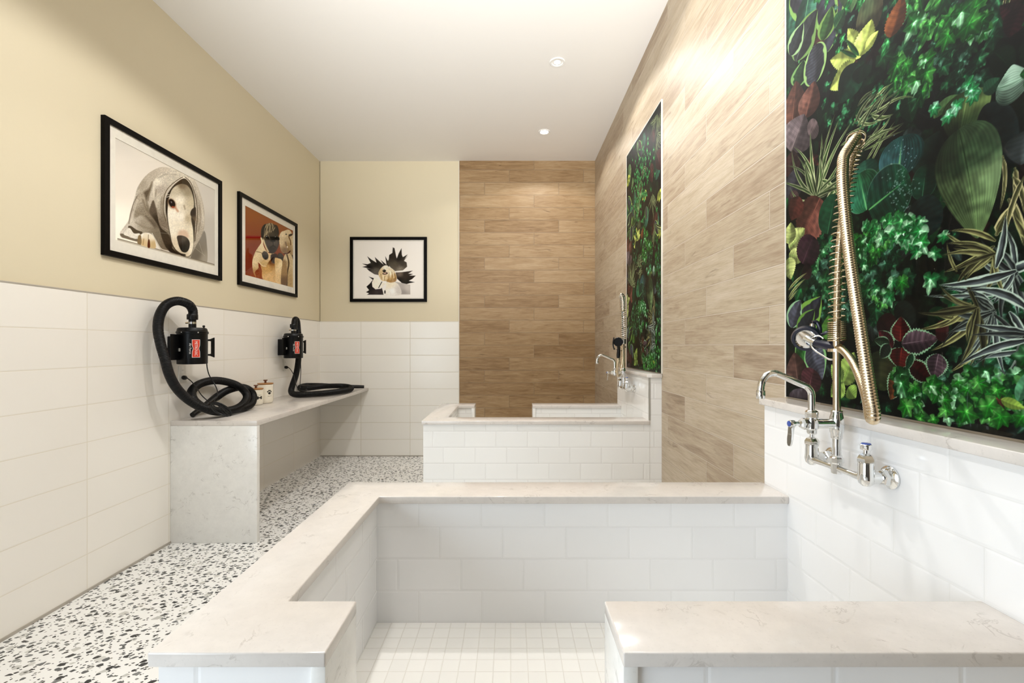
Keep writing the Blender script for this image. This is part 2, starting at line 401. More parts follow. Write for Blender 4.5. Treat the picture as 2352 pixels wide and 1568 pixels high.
class Canvas:
    """colours (0-255) for a set of sheet points with drawing coordinates U, V"""
    def __init__(self, U, V, bg): self.U, self.V = U, V; self.C = np.tile(np.array(bg, float), (len(U), 1))
    def sel(self, x0, x1, y0, y1): return np.nonzero((self.U > x0) & (self.U < x1) & (self.V > y0) & (self.V < y1))[0]
    def blend(self, i, col, a): self.C[i] += (np.asarray(col, float) - self.C[i]) * a[:, None]
    def shade(self, i, cols):
        """smooth blend of colours pinned at points [(u,v,rgb)...]"""
        if not isinstance(cols, list): return np.tile(np.array(cols, float), (len(i), 1))
        W = 0; S = 0
        for u, v, c in cols:
            w = 1.0 / ((self.U[i] - u) ** 2 + (self.V[i] - v) ** 2 + 30.0) ** 1.25
            W = W + w; S = S + w[:, None] * np.array(c, float)
        return S / W[:, None]
    def poly(self, pts, cols, soft=6.0, noise=0.0, nscale=12.0, curve=True, alpha=1.0, streak=None):
        P = pts
        if curve: P = [(q.x, q.y) for q in smooth_path([Vector((a, b, 0)) for a, b in pts], len(pts) * 6, True)]
        P = np.array(P, float); x0, y0 = P.min(0) - soft * 2; x1, y1 = P.max(0) + soft * 2
        i = self.sel(x0, x1, y0, y1)
        if not len(i): return
        u, v = self.U[i], self.V[i]; ins = np.zeros(len(i), bool); dist = np.full(len(i), 1e18)
        for k in range(len(P)):
            ax, ay = P[k]; bx, by = P[(k + 1) % len(P)]
            cr = ((ay > v) != (by > v)) & (u < (bx - ax) * (v - ay) / ((by - ay) if by != ay else 1e-9) + ax); ins ^= cr
            dx, dy = bx - ax, by - ay; L = dx * dx + dy * dy + 1e-12
            t = np.clip(((u - ax) * dx + (v - ay) * dy) / L, 0, 1)
            dist = np.minimum(dist, (u - ax - t * dx) ** 2 + (v - ay - t * dy) ** 2)
        d = np.sqrt(dist) * np.where(ins, 1, -1)
        a = np.clip(d / soft + 0.5, 0, 1) * alpha; k = a > 0
        i, a = i[k], a[k]
        c = self.shade(i, cols)
        if noise:
            nz = vnoise(self.U[i] / nscale, self.V[i] / nscale, 1) * 0.6 + vnoise(self.U[i] / nscale * 2.3, self.V[i] / nscale * 2.3, 2) * 0.4
            c = c * (1 + (nz - 0.5)[:, None] * noise)
        if streak:
            sx, sy, amt = streak
            c = c * (1 + (vnoise(self.U[i] / sx, self.V[i] / sy, 5) - 0.5)[:, None] * amt)
        self.blend(i, np.clip(c, 0, 255), a)
    def line(self, pts, w, col, soft=4.0, alpha=1.0):
        P = [(q.x, q.y) for q in smooth_path([Vector((a, b, 0)) for a, b in pts], max(len(pts) * 6, 8))]
        P = np.array(P); i = self.sel(P[:, 0].min() - w * 2 - soft, P[:, 0].max() + w * 2 + soft, P[:, 1].min() - w * 2 - soft, P[:, 1].max() + w * 2 + soft)
        if not len(i): return
        u, v = self.U[i], self.V[i]; dist = np.full(len(i), 1e18)
        for k in range(len(P) - 1):
            ax, ay = P[k]; dx, dy = P[k + 1] - P[k]; t = np.clip(((u - ax) * dx + (v - ay) * dy) / (dx * dx + dy * dy + 1e-12), 0, 1)
            dist = np.minimum(dist, (u - ax - t * dx) ** 2 + (v - ay - t * dy) ** 2)
        self.blend(i, np.array(col, float), np.clip((w - np.sqrt(dist)) / soft + 0.5, 0, 1) * alpha)
    def ell(self, cx, cy, rx, ry, col, ang=0.0, soft=0.25, alpha=1.0):
        R = max(rx, ry) * 1.3; i = self.sel(cx - R, cx + R, cy - R, cy + R)
        if not len(i): return
        x, y = self.U[i] - cx, self.V[i] - cy; ca, sa = math.cos(ang), math.sin(ang)
        r = np.sqrt(((x * ca + y * sa) / rx) ** 2 + ((-x * sa + y * ca) / ry) ** 2)
        self.blend(i, np.array(col, float), np.clip((1 - r) / soft + 0.5, 0, 1) * alpha)
    # --- leaves, in metres on the sheet
    def leaf(self, base, tip, w, col, bend=0.0, prof='ovate', edge=None, edgew=0.25, rib=None, ribw=0.06, veins=0.13, nv=7,
             stripes=0, lv=0.0, nl=7, hi=None, serr=0.0, seed=0, soft=0.0016, alpha=1.0, dim=1.0):
        bx, by = base; tx, ty = tip; dx, dy = tx - bx, ty - by; L = math.hypot(dx, dy)
        if L < 1e-6: return
        nx, ny = -dy / L, dx / L
        mx, my = (bx + tx) / 2 + nx * bend * L, (by + ty) / 2 + ny * bend * L
        R = w * 1.2 + 0.004
        i = self.sel(min(bx, tx, mx) - R, max(bx, tx, mx) + R, min(by, ty, my) - R, max(by, ty, my) + R)
        if not len(i): return
        u, v = self.U[i], self.V[i]
        best = np.full(len(i), 1e18); T = np.zeros(len(i)); D = np.zeros(len(i)); K = 20 if bend else 1
        Pv = [((1 - t) ** 2 * bx + 2 * t * (1 - t) * mx + t * t * tx, (1 - t) ** 2 * by + 2 * t * (1 - t) * my + t * t * ty) for t in [k / K for k in range(K + 1)]]
        for k in range(K):
            ax, ay = Pv[k]; ex, ey = Pv[k + 1][0] - ax, Pv[k + 1][1] - ay; LL = ex * ex + ey * ey + 1e-15
            t = np.clip(((u - ax) * ex + (v - ay) * ey) / LL, 0, 1)
            qx, qy = u - ax - t * ex, v - ay - t * ey; dd = qx * qx + qy * qy
            m = dd < best; best[m] = dd[m]; T[m] = (k + t[m]) / K
            D[m] = ((ex * qy - ey * qx) / math.sqrt(LL))[m]
        # beyond the ends: distance counts as outside
        dabs = np.sqrt(best); s = np.sign(D)
        if prof == 'ovate': W = np.sin(np.pi * np.clip(T, 0, 1) ** 0.75) ** 0.8
        elif prof == 'round': W = np.sqrt(np.clip(1 - (2 * T - 1) ** 2, 0, 1)) ** 0.85
        elif prof == 'cord': W = np.sin(np.pi * np.clip(T, 0, 1) ** 0.6) ** 0.72
        elif prof == 'strap': W = np.clip(T * 6, 0.35, 1) * np.clip((1 - T) * 2.2, 0, 1) ** 0.6
        elif prof == 'blade': W = np.clip(T * 3 + .4, 0, 1) * np.clip((1 - T) * 1.9, 0, 1) ** 0.8
        else: W = np.sin(np.pi * T)
        W = np.maximum(W, 1e-4)
        if serr: W = W * (1 + serr * (np.abs(fract(T * 13 + seed) - 0.5) * 2 - 0.5))
        wd = w * W; a = np.clip((wd - dabs) / soft + 0.5, 0, 1)
        k = a > 0.01; i, a, T, dabs, s, wd = i[k], a[k], T[k], dabs[k], s[k], wd[k]
        if not len(i): return
        q = dabs / np.maximum(wd, 1e-6)
        c = np.tile(np.array(col, float), (len(i), 1))
        if stripes:
            st = 0.5 + 0.5 * np.cos((q * s) * np.pi * stripes + seed); c = c * (1 - 0.45 * st[:, None])
        if lv: c = c * (1 + lv * (np.cos(q * s * np.pi * nl + 2.0 * vnoise(T * 3, q * 3, seed)) ** 2 - 0.5) + lv * 0.7 * (vnoise(q * s * 26, T * 3, seed) - 0.5))[:, None]
        if hi is not None:
            hx = np.clip(0.5 + 0.5 * s * q, 0, 1) * np.clip(1.2 - np.abs(T - 0.45) * 2, 0, 1); c = c + (np.array(hi, float) - c) * (hx * 0.75)[:, None]
        if veins:
            ph = T * nv * 2 * np.pi - q * 4.2; c = c * (1 + veins * (np.cos(ph) ** 5 * 0.6 - 0.1))[:, None]
        c = c * (0.82 + 0.36 * vnoise(self.U[i] * 70, self.V[i] * 70, seed))[:, None]
        c = c * (1 - 0.30 * (s < 0) * np.clip(q * 4, 0, 1))[:, None]
        if edge is not None:
            wob = (vnoise(T * 9 + seed, s * 3 + seed, 3) - 0.5) * 0.6
            e = np.clip((q - (1 - edgew * (1 + wob))) / np.maximum(0.08, 0.0014 / np.maximum(wd, 1e-5)) + .3, 0, 1); c = c + (np.array(edge, float) - c) * e[:, None]
        if rib is not None:
            e = np.clip((ribw * (1.1 - T) - q) / (ribw * 0.6), 0, 1); c = c + (np.array(rib, float) - c) * e[:, None]
        self.blend(i, np.clip(c * dim, 0, 255), a * alpha)
    def ivy(self, cx, cy, R, ang, col, hi, seed=0, asp=0.8, soft=0.0016, dim=1.0):
        i = self.sel(cx - R * 1.2, cx + R * 1.2, cy - R * 1.2, cy + R * 1.2)
        if not len(i): return
        x, y = self.U[i] - cx, self.V[i] - cy; ca, sa = math.cos(ang), math.sin(ang)
        lx, ly = x * ca + y * sa, (-x * sa + y * ca) / asp
        r = np.hypot(lx, ly); th = np.arctan2(ly, lx)
        A = [0, 28, 52, 80, 108, 140, 165, 180]; B = [1.0, .60, .86, .56, .78, .62, .56, .3]
        lim = np.interp(np.abs(np.degrees(th)), A, B) * R * (1 + 0.08 * np.sin(th * 3 + seed))
        a = np.clip((lim - r) / soft + 0.5, 0, 1); k = a > 0.01
        i, a, r, th, lim, lx, ly = i[k], a[k], r[k], th[k], lim[k], lx[k], ly[k]
        if not len(i): return
        q = r / lim
        c = np.tile(np.array(col, float), (len(i), 1))
        side = np.clip(0.5 + 0.5 * np.sin(th + seed) + (vnoise(lx / R * 3 + seed, ly / R * 3, seed) - 0.5) * 1.2, 0, 1)
        c = c + (np.array(hi, float) - c) * (side ** 2.2)[:, None]
        vn = np.zeros(len(i))
        for va in (0, 52, -52, 108, -108):
            dth = np.abs(np.degrees(th) - va); vn = np.maximum(vn, np.clip(1 - dth * q / 5.0, 0, 1))
        c = c * (1 + 0.32 * vn)[:, None]
        c = c * (0.72 + 0.4 * (1 - q))[:, None] * (0.85 + 0.3 * vnoise(lx / R * 7, ly / R * 7, seed + 1))[:, None]
        self.blend(i, np.clip(c * dim, 0, 255), a)

def sheet(name, nu, nv, posfn, mat, parent, paint, backing=None):
    """flat nu x nv sheet; posfn(su, sv) -> world arrays; paint(X,Y,Z) -> colours"""
    su, sv = np.meshgrid(np.linspace(0, 1, nu), np.linspace(0, 1, nv)); su = su.ravel(); sv = sv.ravel()
    X, Y, Z = posfn(su, sv); C = paint(X, Y, Z) / 255.0
    C = np.where(C <= 0.04045, C / 12.92, ((C + 0.055) / 1.055) ** 2.4)
    off = parent_loc(parent)
    co = np.stack([X - off.x, Y - off.y, Z - off.z], 1).astype(np.float32)
    idx = np.arange(nu * nv).reshape(nv, nu)
    q = np.stack([idx[:-1, :-1], idx[:-1, 1:], idx[1:, 1:], idx[1:, :-1]], -1).reshape(-1, 4)
    me = bpy.data.meshes.new(name); nf = len(q)
    me.vertices.add(len(co)); me.vertices.foreach_set('co', co.ravel())
    me.loops.add(nf * 4); me.loops.foreach_set('vertex_index', q.ravel().astype(np.int32))
    me.polygons.add(nf); me.polygons.foreach_set('loop_start', np.arange(0, nf * 4, 4, dtype=np.int32))
    me.update(calc_edges=True)
    at = me.color_attributes.new('Col', 'FLOAT_COLOR', 'POINT')
    at.data.foreach_set('color', np.concatenate([C, np.ones((len(C), 1))], 1).astype(np.float32).ravel())
    me.materials.append(mat); me.validate()
    o = bpy.data.objects.new(name, me); COL.objects.link(o); o.parent = parent
    return o

def to_px(X, Y, Z): return VX + X * F / Y, VY - (Z - H) * F / Y

# ------------------------------------------------------------------ the two planted-wall panels
MY0, MY1, MZ0, MZ1 = 0.757, 1.692, 1.162, 3.02
SM = XR - 0.008                       # print surface
def ma(u, v): return wpx(1780 + u / 2.904, v / 2.904)           # reading coordinates of the upper part
def mb(u, v): return wpx(1780 + u / 2.851, 500 + v / 2.851)     # and of the lower part
def wpx(px, py):
    Y = SM * F / (px - VX); return (-Y, H - (py - VY) * Y / F)  # sheet coordinates: (-distance, height)

def paint_mural(X, Y, Z):
    c = Canvas(-Y, Z, (7, 12, 9)); r = random.Random(11); w = 0.001
    U0, U1 = -MY1, -MY0
    def mlen(f, a, b, px):      # a half-width in reading units at the middle of a leaf, in metres
        L = math.hypot(b[0] - a[0], b[1] - a[1]) + 1e-6; n_ = (-(b[1] - a[1]) / L, (b[0] - a[0]) / L); m = ((a[0] + b[0]) / 2, (a[1] + b[1]) / 2)
        A = f(*a); B = f(*b); Q = f(m[0] + n_[0] * px / 2, m[1] + n_[1] * px / 2); R = f(m[0] - n_[0] * px / 2, m[1] - n_[1] * px / 2)
        ex, ey = B[0] - A[0], B[1] - A[1]; LL = math.hypot(ex, ey) + 1e-9
        return abs((Q[0] - R[0]) * -ey + (Q[1] - R[1]) * ex) / LL
    def lf(f, a, b, wpix, col, **k): c.leaf(f(*a), f(*b), mlen(f, a, b, wpix * (.58 if k.get('prof') == 'blade' else (1.0 if k.get('prof') == 'cord' else 1.18))), col, **k)
    # deep, dim undergrowth over the whole sheet
    for k in range(900):
        x = r.uniform(U0, U1); y = r.uniform(MZ0, MZ1); a = r.uniform(-2.6, -0.5); L = r.uniform(.035, .095)
        g = r.uniform(.35, 1.25) * (.5 + .5 * k / 900); t = r.random()
        col = (15 * g, 46 * g, 24 * g) if t < .74 else ((48 * g, 24 * g, 20 * g) if t < .86 else (34 * g, 44 * g, 40 * g))
        if r.random() < .6: c.ivy(x, y, L * .6, a, col, tuple(q * 2.1 for q in col), k, soft=.0025)
        else: c.leaf((x, y), (x + math.cos(a) * L, y + math.sin(a) * L), L * .34, col, r.uniform(-.2, .2), rib=tuple(q * 1.6 for q in col), seed=k, soft=.0025)
    c.C *= 0.85 + 0.3 * vnoise(c.U * 9, c.V * 9, 4)[:, None]
    # --- upper part of the sheet (above the photograph's edge): the same kinds of plants
    for k in range(46):
        x = r.uniform(U0 + .02, U1 - .02); y = r.uniform(2.12, MZ1 - .03)
        y = max(y, 1.354 + 793 * (-x) / F + .03)
        t = k % 6; a = r.uniform(-2.3, -.9); L = r.uniform(.09, .2)
        e = (x + math.cos(a) * L, y + math.sin(a) * L)
        if t == 0: c.leaf((x, y), e, L * .38, (70, 104, 62), r.uniform(-.15, .15), 'cord', rib=(120, 150, 96), hi=(150, 170, 120), seed=k)
        elif t == 1:
            for q in range(9):
                b = a + r.uniform(-1.2, 1.2); M_ = L * r.uniform(.7, 1.2)
                c.leaf((x, y), (x + math.cos(b) * M_, y + math.sin(b) * M_), .007, (52, 74, 42), r.uniform(-.3, .3), 'strap', edge=(196, 202, 150), edgew=.3, veins=0, seed=q)
        elif t == 2: c.leaf((x, y), e, L * .4, (30, 80, 58), 0, 'round', rib=(110, 160, 120), hi=(90, 140, 120), seed=k)
        elif t == 3: c.leaf((x, y), e, L * .36, (84, 48, 42), 0, 'ovate', rib=(120, 80, 70), serr=.12, seed=k)
        elif t == 4:
            for q in range(4):
                b = a + (q - 1.5) * .6; c.leaf((x, y), (x + math.cos(b) * .08, y + math.sin(b) * .08), .022, (186, 194, 92), 0, 'ovate', serr=.2, seed=q)
        else: c.leaf((x, y), e, L * .3, (66, 68, 78), 0, 'round', edge=(130, 166, 92), edgew=.25, seed=k)
    for k in range(150):
        x = r.gauss(-1.25, .16); y = r.gauss(2.62, .17)
        c.ivy(x, y, r.uniform(.018, .034), r.uniform(-2.4, -.7), (24, 104, 48), (92, 176, 108), k)
    # --- ivy sprays
    def spray(f, n, box, px, cols, his, seed):
        q = random.Random(seed)
        for k in range(n):
            u = q.uniform(box[0], box[2]); v = q.uniform(box[1], box[3]); x, y = f(u, v)
            R = px * q.uniform(.75, 1.4) / 2.88 * (-x) / F
            c.ivy(x, y, R, q.uniform(-2.3, -.6), q.choice(cols), q.choice(his), seed * 50 + k, q.uniform(.75, 1.05))
    G1 = [(14, 74, 26), (22, 92, 32), (12, 60, 28), (30, 106, 36)]; H1 = [(104, 176, 92), (74, 152, 68), (150, 200, 156)]
    GD = [(10, 46, 26), (14, 56, 32), (10, 38, 24)]; HD = [(60, 120, 80), (84, 130, 106), (40, 96, 60)]
    spray(ma, 60, (780, -20, 1500, 600), 78, GD, HD, 1)
    spray(ma, 30, (880, -40, 1420, 230), 92, G1, H1, 2)
    spray(ma, 30, (330, 560, 860, 860), 48, GD, [(60, 150, 90), (80, 160, 110)], 3)
    spray(ma, 18, (380, 20, 860, 420), 44, GD, HD, 31)
    spray(ma, 22, (760, 360, 1010, 660), 78, G1, H1, 4)
    spray(mb, 80, (200, 100, 860, 660), 70, GD, HD, 5); spray(mb, 30, (230, 180, 620, 520), 60, [(18, 70, 34)], [(90, 150, 100)], 55)
    spray(mb, 34, (1080, 100, 1661, 1000), 74, GD, HD, 51)
    spray(mb, 12, (560, 1040, 1100, 1400), 60, GD, HD, 52)
    # rosy dark blot, upper right
    lf(ma, (1650, 120), (1500, 40), 70, (52, 22, 26), prof='ovate', veins=.4); lf(ma, (1661, 30), (1560, 250), 70, (44, 18, 22), veins=.4)
    # variegated hostas, left edge
    lf(ma, (140, 410), (285, 60), 62, (52, 56, 56), prof='ovate', edge=(116, 148, 84), edgew=.3, rib=(96, 104, 96), bend=.12, seed=2)
    lf(ma, (100, 370), (190, 150), 40, (44, 52, 54), prof='ovate', edge=(150, 178, 130), edgew=.3, seed=3)
    lf(ma, (320, 270), (380, 40), 44, (56, 92, 44), prof='ovate', edge=(120, 150, 80), edgew=.3, seed=4)
    lf(ma, (400, 190), (470, 60), 34, (40, 86, 50), rib=(90, 130, 80), seed=5)
    lf(ma, (150, 580), (190, 400), 48, (40, 70, 40), prof='ovate', edge=(120, 160, 96), edgew=.35, seed=6)
    lf(ma, (262, 560), (268, 300), 64, (70, 72, 80), prof='round', edge=(150, 182, 116), edgew=.24, veins=.25, nv=12, seed=7)
    # mottled brown coleus at the top
    lf(ma, (540, 180), (720, 30), 90, (78, 70, 50), prof='round', hi=(80, 110, 74), serr=.08, seed=8)
    lf(ma, (770, 250), (850, -30), 50, (118, 68, 38), hi=(160, 104, 60), serr=.15, seed=9)
    # lime leaf fan
    for b, t, ww in (((572, 380), (486, 190), 52), ((562, 375), (645, 128), 50), ((536, 400), (368, 400), 62), ((530, 432), (366, 596), 50), ((600, 330), (690, 205), 22)):
        lf(ma, b, t, ww, (178, 190, 98), prof='ovate', serr=.16, rib=(160, 180, 90), veins=.08, hi=(206, 212, 132), seed=b[0])
    lf(ma, (560, 420), (430, 690), 66, (18, 46, 32), prof='ovate', hi=(30, 80, 54), seed=12); lf(ma, (590, 430), (560, 560), 50, (14, 40, 24), seed=13)
    lf(ma, (545, 380), (430, 330), 14, (30, 80, 40), veins=0); lf(ma, (560, 370), (470, 260), 16, (36, 92, 44), veins=0)
    # dark bronze leaves, left edge
    lf(ma, (110, 860), (140, 540), 62, (98, 60, 46), prof='ovate', rib=(140, 96, 80), seed=14, hi=(130, 96, 84))
    lf(ma, (200, 790), (262, 540), 56, (104, 66, 54), prof='ovate', rib=(140, 98, 84), seed=15, hi=(140, 104, 92))
    lf(ma, (106, 1010), (196, 760), 86, (104, 90, 92), prof='ovate', rib=(140, 126, 124), seed=16, hi=(150, 136, 138))
    lf(ma, (226, 900), (282, 816), 42, (112, 96, 96), prof='round', seed=17)
    lf(ma, (96, 1180), (120, 1000), 50, (74, 46, 44), seed=18); lf(ma, (100, 1330), (150, 1110), 52, (66, 64, 72), seed=19)
    lf(mb, (96, -160), (160, -60), 40, (80, 60, 60), seed=20)
    # striped spider plants
    SP = dict(prof='blade', edge=(190, 198, 152), edgew=.48, veins=0, hi=(120, 146, 84))
    for b, t, ww, bd in (((560, 1010), (760, 880), 14, .1), ((600, 720), (790, 550), 13, .1), ((640, 760), (830, 620), 16, -.15), ((540, 770), (730, 780), 22, -.35), ((650, 770), (790, 760), 30, -.2), ((480, 900), (640, 820), 12, 0),
                         ((520, 830), (700, 600), 10, .1), ((700, 740), (930, 650), 14, .25), ((640, 1090), (800, 810), 12, .12), ((610, 1070), (740, 860), 11, 0), ((440, 970), (560, 860), 12, -.1), ((560, 980), (470, 1010), 10, 0), ((690, 640), (760, 570), 16, .2), ((600, 1000), (860, 820), 10, -.1)):
        lf(ma, b, t, ww, (74, 92, 48), bend=bd, **SP, seed=b[0])
    for t, ww, bd in (((236, 880), 22, .05), ((312, 890), 20, -.08), ((400, 760), 13, .12), ((430, 790), 22, .12), ((520, 800), 20, .15), ((126, 980), 20, -.2), ((100, 1245), 22, .35), ((180, 1100), 22, -.12), ((330, 1010), 20, .05), ((420, 960), 18, .05), ((330, 1160), 24, -.1), ((440, 1060), 20, -.12), ((150, 1040), 14, -.1), ((130, 1300), 16, .3)):
        lf(ma, (275, 1320), t, ww, (60, 88, 44), bend=bd, **SP, seed=t[0])
    lf(ma, (420, 1200), (310, 1390), 30, (50, 84, 44), bend=.1, **SP); lf(ma, (300, 1200), (430, 1330), 26, (80, 110, 60), bend=.2, **SP)
    q = random.Random(22)
    for k in range(16):
        a = q.uniform(3.3, 6.1); L = q.uniform(170, 430)
        lf(ma, (275 + q.uniform(-10, 10), 1310), (275 + math.cos(a) * L * .62, 1310 + math.sin(a) * L), q.uniform(15, 24), (62, 88, 46), bend=q.uniform(-.25, .25), dim=q.uniform(.5, 1.0), **SP, seed=k)
    for k in range(18):
        u, v = q.uniform(540, 700), q.uniform(680, 1010); L = q.uniform(120, 280); a = q.uniform(-1.1, -.35)
        lf(ma, (u, v), (u + math.cos(a) * L, v + math.sin(a) * L), q.uniform(10, 20), (66, 84, 46), bend=q.uniform(-.3, .3), dim=q.uniform(.4, 1.0), **SP, seed=k)
    # brown coleus under them
    lf(ma, (300, 1320), (180, 1590), 86, (112, 66, 54), prof='round', serr=.1, rib=(140, 90, 76), hi=(150, 104, 92), seed=21)
    lf(ma, (160, 1310), (110, 1470), 44, (96, 50, 42), serr=.1, seed=22)
    # big blue-green hostas with water drops
    lf(ma, (960, 1180), (1100, 870), 90, (20, 40, 32), hi=(36, 60, 44), seed=30)
    lf(ma, (700, 1000), (900, 1150), 60, (24, 60, 40), seed=230); lf(ma, (350, 1560), (400, 1290), 70, (24, 78, 50), prof='round', rib=(60, 120, 80), seed=23)
    lf(ma, (600, 1230), (600, 1070), 72, (36, 86, 66), prof='round', rib=(80, 130, 100), hi=(60, 120, 100), seed=24)
    lf(ma, (820, 1180), (850, 905), 122, (36, 82, 76), prof='round', rib=(120, 180, 130), ribw=.1, hi=(70, 110, 118), veins=0, lv=.35, seed=25)
    lf(ma, (980, 1330), (1010, 1095), 72, (24, 66, 46), prof='round', rib=(60, 110, 80), edge=(60, 110, 86), edgew=.05, seed=26)
    lf(ma, (950, 1330), (1050, 1560), 110, (22, 40, 36), prof='round', veins=.2, seed=27)
    lf(ma, (612, 1400), (560, 1160), 105, (40, 112, 68), prof='round', rib=(120, 190, 130), ribw=.08, edge=(130, 170, 140), edgew=.04, veins=0, hi=(60, 130, 110), lv=.3, seed=28)
    lf(ma, (625, 1400), (900, 1180), 138, (28, 92, 60), prof='round', rib=(110, 180, 110), ribw=.07, edge=(130, 170, 150), edgew=.035, hi=(26, 50, 50), veins=.3, seed=29)
    q = random.Random(5)
    for k in range(70):
        u, v = q.gauss(830, 52), q.gauss(1270, 70); x, y = ma(u, v); c.ell(x, y, q.uniform(.001, .004), q.uniform(.0009, .0028), (150, 170, 164), q.uniform(-1, 0), .6, .6)
    for k in range(26):
        u, v = q.gauss(870, 50), q.gauss(1010, 55); x, y = ma(u, v); c.ell(x, y, .0018, .0016, (130, 160, 166), 0, .5, .7)
    # trowel-shaped and large pointed leaves
    lf(ma, (1060, 790), (1240, 640), 30, (80, 110, 66), bend=.3); lf(ma, (1290, 600), (1222, 965), 150, (72, 92, 50), prof='cord', rib=(126, 150, 92), hi=(120, 138, 84), veins=0, lv=.25, seed=31)
    for u, v, a in ((1060, 720, -1.2), (1160, 770, -2.4), (1215, 700, -1.7), (1330, 630, -2.0), (1290, 560, -1.1), (1310, 600, -.6)):
        x, y = ma(u, v); c.ivy(x, y, .026, a, (40, 130, 74), (160, 215, 180), u)
    lf(ma, (1400, 700), (1600, 1090), 130, (22, 36, 36), prof='ovate', hi=(40, 56, 58), seed=32)
    lf(ma, (1700, 860), (1640, 1100), 120, (60, 70, 70), hi=(130, 140, 140), seed=33)
    lf(ma, (1480, 590), (1720, 470), 96, (120, 150, 128), bend=-.2, hi=(176, 196, 180), veins=0, lv=.3, rib=(90, 120, 96), seed=34)
    lf(ma, (1390, 620), (1500, 520), 40, (40, 80, 56), seed=35)
    lf(ma, (1225, 860), (1352, 1590), 236, (98, 122, 76), prof='cord', rib=(58, 84, 44), ribw=.03, hi=(128, 150, 112), veins=0, lv=.28, nl=9, bend=.03, seed=36)
    # shadowed upper half of that leaf, as in the printed picture
    x0, y0 = ma(1270, 960); i = c.sel(x0 - .16, x0 + .16, y0 - .12, y0 + .11); d = np.hypot((c.U[i] - x0) / .13, (c.V[i] - y0) / .075)
    a = np.clip((1.05 - d) / .35, 0, 1) * .62; c.C[i] *= (1 - a[:, None] * np.array([.78, .66, .7]))
    for b, t, ww, bd in (((1560, 1330), (1661, 1640), 26, .1), ((1520, 1040), (1500, 1400), 12, .12), ((1600, 1120), (1590, 1330), 16, .1), ((1590, 1180), (1661, 1420), 20, .15), ((1480, 1560), (1610, 1350), 30, .1), ((1661, 1180), (1540, 1560), 16, -.1)):
        lf(ma, b, t, ww, (120, 120, 76), bend=bd, prof='strap', edge=(196, 188, 140), edgew=.4, veins=0, stripes=3)
    # --- lower part
    for b, t, ww in (((92, 200), (196, 70), 50), ((92, 240), (196, 268), 46), ((90, 262), (104, 404), 34), ((90, 170), (104, 30), 34)):
        lf(mb, b, t, ww, (174, 186, 112), prof='ovate', serr=.16, rib=(120, 160, 80), hi=(206, 212, 150), seed=b[1])
    lf(mb, (180, 300), (250, 120), 66, (66, 40, 50), prof='round', serr=.1, rib=(96, 66, 74), seed=41); lf(mb, (240, 330), (170, 380), 40, (50, 34, 36), seed=42)
    for b, t, ww, bd in (((92, 470), (210, 360), 14, .1), ((92, 520), (200, 400), 14, .12), ((92, 540), (150, 470), 10, 0)):
        lf(mb, b, t, ww, (120, 116, 52), bend=bd, **SP)
    lf(mb, (150, 720), (300, 515), 72, (56, 58, 66), prof='ovate', edge=(128, 170, 78), edgew=.34, bend=-.12, rib=(90, 110, 80), seed=43)
    lf(mb, (110, 720), (170, 540), 46, (86, 88, 100), prof='ovate', edge=(150, 186, 150), edgew=.28, bend=.15, seed=44)
    lf(mb, (150, 770), (260, 600), 50, (50, 54, 60), edge=(110, 150, 70), edgew=.3, seed=45)
    lf(mb, (360, 800), (350, 640), 50, (90, 140, 60), prof='ovate', rib=(150, 190, 100), seed=46)
    lf(mb, (230, 800), (140, 960), 64, (60, 120, 56), prof='ovate', edge=(140, 180, 110), edgew=.2, veins=.25, seed=47)
    lf(mb, (230, 820), (310, 1060), 66, (92, 94, 106), prof='ovate', edge=(140, 188, 128), edgew=.18, veins=.25, nv=12, seed=48)
    lf(mb, (150, 1090), (126, 880), 58, (84, 58, 50), prof='ovate', rib=(130, 100, 92), hi=(120, 92, 84), seed=49)
    lf(mb, (220, 1130), (250, 990), 60, (88, 50, 56), prof='round', rib=(130, 90, 92), veins=.25, seed=50)
    lf(mb, (92, 1180), (230, 1170), 50, (56, 44, 50), prof='round', hi=(110, 104, 112), seed=51)
    lf(mb, (440, 1090), (520, 880), 58, (168, 194, 104), prof='ovate', serr=.16, rib=(120, 160, 70), seed=52)
    lf(mb, (450, 1080), (366, 1170), 50, (160, 188, 100), prof='ovate', serr=.16, seed=53); lf(mb, (480, 1110), (530, 1180), 40, (150, 182, 92), prof='ovate', serr=.16, seed=54)
    lf(mb, (440, 1070), (370, 960), 40, (160, 190, 104), prof='ovate', serr=.2, seed=55)
    lf(mb, (700, 870), (690, 1130), 80, (58, 72, 40), prof='round', hi=(60, 50, 30), serr=.1, seed=56)
    spray(mb, 30, (540, -10, 960, 210), 72, [(34, 120, 58), (44, 140, 66), (26, 104, 50)], [(170, 216, 176), (120, 190, 124)], 6)
    spray(mb, 10, (530, 90, 740, 290), 56, G1, H1, 7); spray(mb, 6, (640, 380, 830, 560), 72, G1, H1, 8)
    for u, v, R, a in ((1020, 405, 100, -1.75), (1040, 230, 74, -.6), (930, 220, 70, -2.4), (850, 140, 80, -1.3), (770, 420, 72, -1.7), (750, 520, 74, -1.3), (660, 470, 56, -2.4), (700, 130, 84, -2.2), (860, 50, 66, -.5), (950, 20, 60, -.3), (1110, 120, 70, -2.6), (590, 60, 60, 1.2), (580, 310, 52, -1.0), (320, 230, 52, -.3)):
        x, y = mb(u, v); c.ivy(x, y, R / 2.88 * (-x) / F, a, (28, 108, 54), (160, 208, 164), u)
    # dark red coleus with scalloped pale margins
    CE = dict(edge=(150, 190, 152), edgew=.16, prof='ovate', serr=.14, veins=.3)
    lf(mb, (800, 560), (900, 700), 60, (24, 34, 28), prof='round', seed=60)
    lf(mb, (700, 640), (760, 760), 60, (44, 18, 18), prof='round', seed=61)
